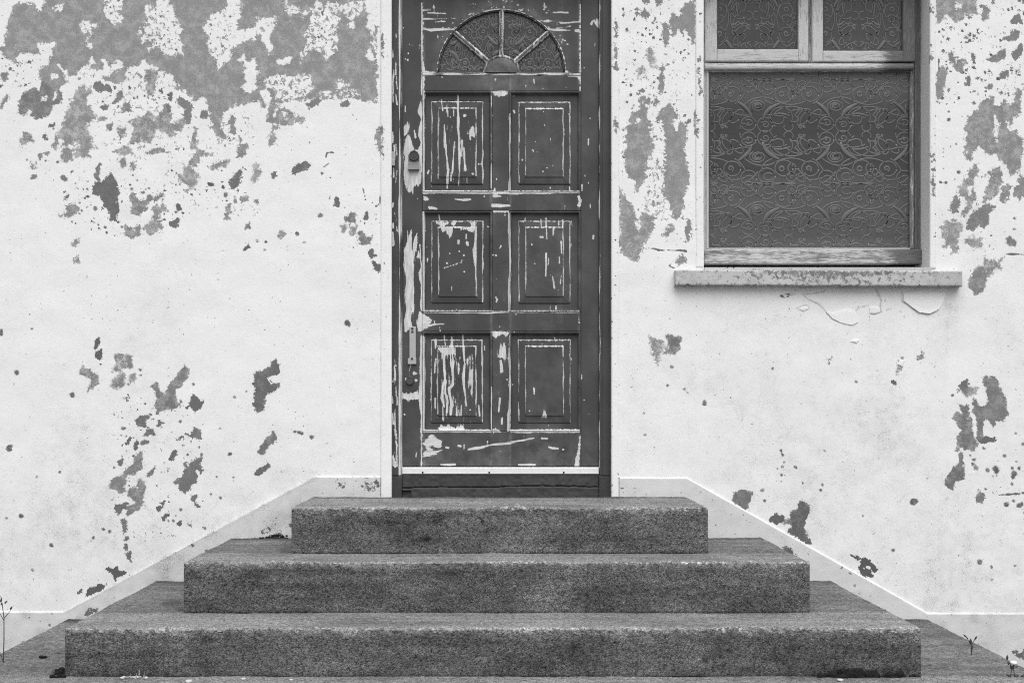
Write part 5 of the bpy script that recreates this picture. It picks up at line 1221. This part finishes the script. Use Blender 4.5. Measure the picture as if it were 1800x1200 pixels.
# ------------------------------------------------------------------ concrete steps
steps = empty("concrete_steps", (0, -1.5, 0), "washed concrete steps spreading wide below the dark door", "steps")
def step_block(px0, px1, yf, zt, zb, stains, dark, yup=9.0, xup=9.0):
    """px0/px1 are measured on the front edge; sweep of a closed profile along x"""
    x0, x1 = wx(px0, yf), wx(px1, yf)
    r = 0.0075
    prof = []   # (y, z, ny, nz, worn)
    yb = -0.0175
    nt_ = int((yb - yf) / 0.0085)
    for i in range(nt_):
        t = i / nt_; y = yb + (yf + r - yb) * t
        near_edge = max(0, 1 - (y - yf) / 0.05)
        prof.append((y, zt, 0, 1, (.74 + .26 * near_edge) if zt > .2 else .75))
    for i in range(7):
        a = math.pi / 2 * i / 6
        prof.append((yf + r - r * math.sin(a), zt - r + r * math.cos(a), -math.sin(a), math.cos(a), 1.0 if i < 5 else .6))
    nr_ = int((zt - r - zb) / 0.0075)
    for i in range(1, nr_ + 1):
        z = zt - r - (zt - r - zb) * i / nr_
        prof.append((yf, z, -1, 0, max(0, .45 * (1 - (zt - z) / .03))))
    prof.append((yb, zb, 0, -1, 0))
    xs = np.concatenate([x0 + r * (1 - np.cos(np.linspace(0, math.pi / 2, 5)))[:-1], np.linspace(x0 + r, x1 - r, int((x1 - x0) / .0062)), (x1 - r + r * np.sin(np.linspace(0, math.pi / 2, 5)))[1:]])
    pr = np.array(prof)
    nP, nX = len(pr), len(xs)
    Xg = np.repeat(xs[None], nP, 0)
    Yg = np.repeat(pr[:, 0][:, None], nX, 1).copy(); Zg = np.repeat(pr[:, 1][:, None], nX, 1).copy()
    NY = np.repeat(pr[:, 2][:, None], nX, 1); NZ = np.repeat(pr[:, 3][:, None], nX, 1); WN = np.repeat(pr[:, 4][:, None], nX, 1).copy()
    dE = np.minimum(Xg - x0, x1 - Xg); dd = np.clip(r - dE, 0, r); pull_ = r - np.sqrt(np.clip(r * r - dd * dd, 0, None))
    Yg += pull_ * (NY < -.2) ; Zg -= pull_ * (NZ > .2)
    edge = np.exp(-(((Yg - yf) ** 2 + (Zg - zt) ** 2) / (2 * .014 ** 2)))
    nz1 = vnoise(Xg / .022, Yg / .022, Zg / .022, 51); nz2 = vnoise(Xg / .008, Yg / .008, Zg / .008, 52); nz3 = vnoise(Xg / .10, Yg / .1, Zg / .1, 53); nz4 = vnoise(Xg / .3, Yg / .3, Zg / .3, 54)
    gap_ = np.clip(vnoise(Xg / .07, Xg * 0, Xg * 0, 59) - .22, 0, 1) * .07 + np.clip(vnoise(Xg / .02, Xg * 0, Xg * 0, 60) - .3, 0, 1) * .03
    disp = -edge * gap_ + nz1 * .0016 + nz2 * .0015 + nz3 * .003 + nz4 * .004 + edge * (nz1 * .008 + nz2 * .0055 + nz3 * .009 + nz4 * .006 - .0015)
    live = np.ones(nP); live[-1] = 0
    Yg += disp * NY * live[:, None]; Zg += disp * NZ * live[:, None]
    Yg[0] -= np.abs(vnoise(xs / .05, xs * 0, xs * 0, 55)) * .010
    V = np.stack([Xg, Yg, Zg], -1).reshape(-1, 3)
    I = np.arange(nP * nX).reshape(nP, nX)
    Q = np.stack([I[:-1, :-1], I[1:, :-1], I[1:, 1:], I[:-1, 1:]], -1).reshape(-1, 4)
    Qb = np.stack([I[-1, :-1], I[0, :-1], I[0, 1:], I[-1, 1:]], -1)
    Fl = [tuple(q) for q in np.concatenate([Q, Qb]).tolist()]
    Fl.append(tuple(I[::-1, 0].tolist())); Fl.append(tuple(I[:, -1].tolist()))
    PX, PY = to_px(Xg.ravel(), Yg.ravel(), Zg.ravel())
    st = np.zeros(PX.shape)
    for x, y, r_, a in stains:
        st = np.maximum(st, a * np.clip((r_ - np.hypot(PX - x, (PY - y))) / 2 + .5, 0, 1))
    for x, y, rx, ry, a in dark:
        st = np.maximum(st, a * np.exp(-((PX - x) / rx) ** 2 - ((PY - y) / ry) ** 2))
    # darker along the back of each tread and the foot of each riser
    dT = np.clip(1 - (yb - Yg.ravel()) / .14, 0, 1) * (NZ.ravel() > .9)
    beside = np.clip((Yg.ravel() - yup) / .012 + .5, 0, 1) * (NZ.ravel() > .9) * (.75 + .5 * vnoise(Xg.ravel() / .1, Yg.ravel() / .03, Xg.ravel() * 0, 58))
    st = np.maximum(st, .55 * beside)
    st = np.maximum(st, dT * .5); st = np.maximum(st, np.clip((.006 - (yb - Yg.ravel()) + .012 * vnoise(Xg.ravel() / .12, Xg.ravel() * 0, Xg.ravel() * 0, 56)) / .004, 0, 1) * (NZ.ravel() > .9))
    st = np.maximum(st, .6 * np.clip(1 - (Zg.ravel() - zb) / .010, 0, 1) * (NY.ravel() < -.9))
    ED = np.exp(-(((Yg.ravel() - yf - .006) / .022) ** 2 + ((Zg.ravel() - zt) / .011) ** 2)) * (0.52 + 1.3 * vnoise(Xg.ravel() / .11, Xg.ravel() * 0, Xg.ravel() * 0, 57)) 
    WN = WN.ravel() * np.where(NZ.ravel() > .9, np.clip(1 - dT * 1.2, 0, 1), 1)
    o = mesh_obj("step", V, Fl, M_conc, steps, dict(worn=WN, stain_and_crease=st, edge=np.clip(ED, 0, 1)))
    return o
Z4, Z3, Z2, Z1 = .17, .328, .508, .680
step_block(512, 1245, -.59, Z1, Z2 + .001, [(534, 907, 3, 1), (751, 946, 6, .9), (745, 950, 3, .8), (848, 916, 4.5, .9), (845, 910, 2.5, .8), (768, 913, 9, .65), (775, 908, 6, .6), (735, 911, 3, .7), (1103, 913, 1.5, .9), (553, 949, 3, .4)], [(620, 920, 90, 30, .25), (690, 925, 40, 30, .3), (1070, 935, 60, 40, .3), (560, 945, 50, 30, .2)])
step_block(322, 1424, -.85, Z2, Z3 + .001, [(1033, 1045, 2.5, .9)], [(390, 1030, 70, 40, .22), (460, 960, 40, 14, .55), (500, 968, 14, 8, .8), (650, 1010, 40, 20, .2), (1270, 960, 60, 6, .4), (1405, 1060, 30, 25, .3), (820, 1005, 60, 15, .2)], -.59)
step_block(113, 1620, -1.17, Z3, Z4 + .001, [(1240, 1160, 4.5, .95), (1238, 1158, 3, .9), (355, 1110, 2, .6)], [(250, 1140, 110, 40, .22), (300, 1060, 26, 12, .8), (316, 1070, 10, 6, 1.0), (240, 1064, 40, 3, .5), (120, 1150, 8, 60, .4), (200, 1120, 30, 12, .0), (940, 1150, 120, 40, .25), (900, 1130, 100, 12, .3), (1600, 1175, 25, 20, .7), (1500, 1182, 90, 9, .7), (1460, 1048, 40, 10, .35), (140, 1185, 40, 6, .4)], -.85)
step_block(-186 + 20, 1919, -1.52, Z4, GZ, [], [(100, 1182, 14, 8, 1.0), (104, 1147, 9, 3, 1.0), (75, 1133, 4, 2.5, 1), (60, 1178, 50, 7, .55), (30, 1172, 6, 2, .8), (1520, 1189, 90, 3, .9), (1655, 1173, 25, 2, .9), (1700, 1180, 30, 3, .3)], -1.17)

# ------------------------------------------------------------------ ground
def ground():
    xs = np.concatenate([[-900, -300, -90, -30, -10], np.linspace(-5, 5, 60), [10, 30, 90, 300, 900]])
    ys = np.concatenate([[-900, -300, -90, -30], np.linspace(-9, 0.02, 60), [8, 30, 90, 300, 900]])
    X, Y = np.meshgrid(xs, ys)
    Z = np.where((abs(X) < 6) & (Y > -9), vnoise(X * 4, Y * 4, X * 0, 61) * .012, 0) - .008 + GZ
    V = np.stack([X, Y, Z], -1).reshape(-1, 3); ny, nx = X.shape; I = np.arange(nx * ny).reshape(ny, nx)
    Q = np.stack([I[:-1, :-1], I[:-1, 1:], I[1:, 1:], I[1:, :-1]], -1).reshape(-1, 4)
    n = len(V)
    o = mesh_obj("ground", V, Q, M_ground, None, dict(worn=np.full(n, .25), stain_and_crease=np.zeros(n)), True)
    tag(o, kind="structure")
ground()

# ------------------------------------------------------------------ weeds, moss, pebbles
def leaf(mb, a, b, wd, y, curl=.006):
    ax, ay = a; bx, by = b
    L_ = math.hypot(bx - ax, by - ay) or 1; vx, vy = -(by - ay) / L_, (bx - ax) / L_
    V = []
    ts = [0, .25, .55, .8, 1]; ws = [.15, .8, 1, .6, .05]
    for t, q in zip(ts, ws):
        cx_, cy_ = ax + (bx - ax) * t, ay + (by - ay) * t
        for s_ in (-1, 0, 1):
            V.append(P(cx_ + vx * wd * q * s_, cy_ + vy * wd * q * s_, y - curl * math.sin(t * 2.6) + (.002 if s_ else 0)))
    Fc = []
    for i in range(4):
        for k in (0, 1):
            Fc.append((i * 3 + k, i * 3 + k + 1, (i + 1) * 3 + k + 1, (i + 1) * 3 + k))
    mb.add(V, Fc)
def stem(mb, pts, y, r, dy=0):
    n = len(pts)
    mb.tube([P(x, yy, y + dy * i / n) for i, (x, yy) in enumerate(pts)], [r * (1 - .5 * i / n) for i in range(n)], 6)
# tall dry stalk at the left
y = -.93
wd1 = empty("dry_weed", P(5, 1180, y), "tall thin dry weed stalk with dark seed heads at the far left of the steps", "weed")
mb = MB(); stem(mb, [(5, 1175), (6, 1160), (7, 1120), (7, 1085), (5, 1070), (4, 1060)], y, .0022); stem(mb, [(7, 1086), (14, 1078), (19, 1072)], y, .0013, -.02); stem(mb, [(7, 1090), (0, 1078), (-6, 1072)], y, .0013, .02); stem(mb, [(19, 1070), (22, 1066), (25, 1063)], y - .02, .0008); stem(mb, [(3, 1058), (1.5, 1050), (1, 1046)], y, .0008); stem(mb, [(5, 1161), (0, 1145), (-6, 1138)], y, .001)
mb.build("stalk", M_weed, wd1, True)
for a, b, q in (((1, 1058), (3, 1049), 1.6), ((2, 1063), (3.5, 1058), 1.5), ((8, 1060), (13, 1055), 1.6), ((18, 1071), (21, 1065), 1.9)):
    mb = MB(); c = P((a[0] + b[0]) / 2, (a[1] + b[1]) / 2, y - .01)
    p0, p1 = Vector(P(*a, y - .01)), Vector(P(*b, y - .01))
    mb.tube([p0.lerp(p1, t) for t in (0, .3, .6, 1)], [.0008, q * .0021, q * .0017, .0005], 7); mb.build("seed_head", M_weed, wd1, True)
# sprig at the right
y = -.81
wd2 = empty("leafy_weed", P(1707, 1165, y), "small upright weed sprig with three dark leaves right of the steps", "weed")
mb = MB(); stem(mb, [(1707, 1160), (1707.5, 1145), (1707, 1132), (1706, 1124)], y, .0022); stem(mb, [(1707, 1132), (1703, 1126), (1700, 1121)], y, .0014); stem(mb, [(1707, 1134), (1711, 1127), (1714, 1123)], y, .0014); mb.build("stalk", M_weed, wd2, True)
for a, b, q in (((1706, 1132), (1706, 1121), 2.6), ((1700, 1120), (1693, 1114), 1.5), ((1713, 1124), (1717.5, 1117), 1.8), ((1707, 1146), (1710, 1132), 1.4), ((1702, 1123), (1699, 1119), 1.4)):
    mb = MB(); leaf(mb, a, b, q, y); mb.build("leaf", M_weed, wd2)
# dandelion clock at the right edge
y = -1.17
wd3 = empty("flowering_weed", P(1780, 1195, y), "low weed with one round white flower head at the right corner", "weed")
mb = MB(); stem(mb, [(1776, 1190), (1778, 1178), (1781, 1166)], y, .0016); stem(mb, [(1784, 1190), (1782, 1178), (1781, 1166)], y, .0013); stem(mb, [(1779, 1172), (1774, 1164), (1771, 1158)], y, .0012); mb.build("stalk", M_weed, wd3, True)
for a, b, q in (((1770, 1160), (1771, 1150), 2.2), ((1774, 1168), (1771, 1162), 1.6), ((1778, 1176), (1776, 1168), 2), ((1784, 1172), (1791, 1170), 1), ((1782, 1186), (1792, 1190), 3), ((1794, 1192), (1801, 1184), 3), ((1776, 1188), (1768, 1184), 1.6), ((1779, 1176), (1783, 1166), 2.4)):
    mb = MB(); leaf(mb, a, b, q, y); mb.build("leaf", M_weed, wd3)
mb = MB(); mb.blob(P(1781.5, 1164, y - .004), .0115, (1.1, 1, .62), 5, .18, 12, 8); mb.build("flower_head", M_flower, wd3, True)
# dry grass at the foot of the lowest riser
y = -1.215
gr = empty("grass_tuft", P(243, 1196, y), "few dry pale grass blades at the foot of the lowest riser, left", "grass tuft")
for a, b, q in (((242, 1200), (239, 1181), .7), ((244, 1200), (245, 1174), .9), ((250, 1202), (254, 1178), .5), ((232, 1198), (229, 1182), .6), ((254, 1196), (254, 1180), .45), ((237, 1200), (238, 1186), 1.2)):
    mb = MB(); leaf(mb, a, b, q, y, .012); mb.build("blade", M_straw, gr)
# pebbles
peb = [((215, 1189, 4.2), "round pale pebble lying left of the dry grass blades"), ((256, 1189, 4.6), "flat pale pebble lying right of the dry grass blades"), ((1477, 1193.5, 5.2), "flat white pebble before the dark moss at the right"), ((428, 1191, 4.4), "pale pebble at the lowest riser foot, smaller than the largest pebble beside it"), ((332, 1196, 6), "largest pebble on the slab, first one right of the flat pale pebble"), ((512, 1192, 3), "tiny pale pebble at the lowest riser foot, last one before the moss pebble")]
for i, ((px, py, r_), lab) in enumerate(peb):
    dep = (ZC - Z4 - .004) * F / (py + 1 - CY)
    yy = dep - DW
    X, _, Z = P(px, py, yy)
    mb = MB(); mb.blob((X, yy, Z4 + r_ / F * dep * .38), r_ / F * dep, (1.1, .9, .55), 20 + i, .22, 9, 6)
    tag(mb.build("pebble", M_stone, None, True), lab, "pebble", "pebbles on the lowest slab")
# scraps of pale debris by the grass
mb = MB()
for k in range(9):
    px = 218 + k * 3.6 + random.uniform(-1.5, 1.5); yy = -1.19 - random.uniform(0, .01)
    mb.blob((wx(px, yy), yy, Z4 + .003), random.uniform(.003, .006), (1.6, 1, .5), 60 + k, .4, 7, 5)
tag(mb.build("debris", M_stone), "thin line of pale crumbs along the riser foot by the grass", "debris", None, "stuff")
# moss in the corners
def moss(name, spots, label, cat):
    mb = MB(); kk = 0
    for px0, px1, yy, zz, r0, n in spots:
        for i in range(n):
            kk += 1
            px = random.uniform(px0, px1); t = (px - px0) / max(1, px1 - px0)
            y_ = yy + random.uniform(-.006, .004)
            rr = r0 * random.uniform(.35, 1.0) * (0.55 + .45 * math.sin(px * .13) ** 2)
            mb.blob((wx(px, y_), y_, zz + rr * .5), rr, (1.1, .7, 1.0), kk, .5, 7, 5)
    o = mb.build(name, M_moss); tag(o, label, cat, None, "stuff"); return o
moss("moss", [(1438, 1480, -1.176, Z4, .014, 36), (1480, 1510, -1.178, Z4, .020, 34), (1520, 1545, -1.177, Z4, .016, 24), (1560, 1585, -1.176, Z4, .014, 22), (1440, 1620, -1.174, Z4, .006, 60)], "black moss along the foot of the lowest riser at the right", "moss")
moss("moss", [(90, 112, -1.19, Z4, .010, 26), (98, 112, -1.08, Z4, .008, 14), (68, 82, -.85, Z4, .012, 8), (96, 112, -1.14, Z4, .012, 18)], "black moss in the shade left of the lowest riser", "moss")
moss("moss", [(455, 508, -.022, Z2, .006, 40), (478, 506, -.022, Z2 + .008, .008, 22)], "thin black moss on the middle tread beside the top block, left", "moss")
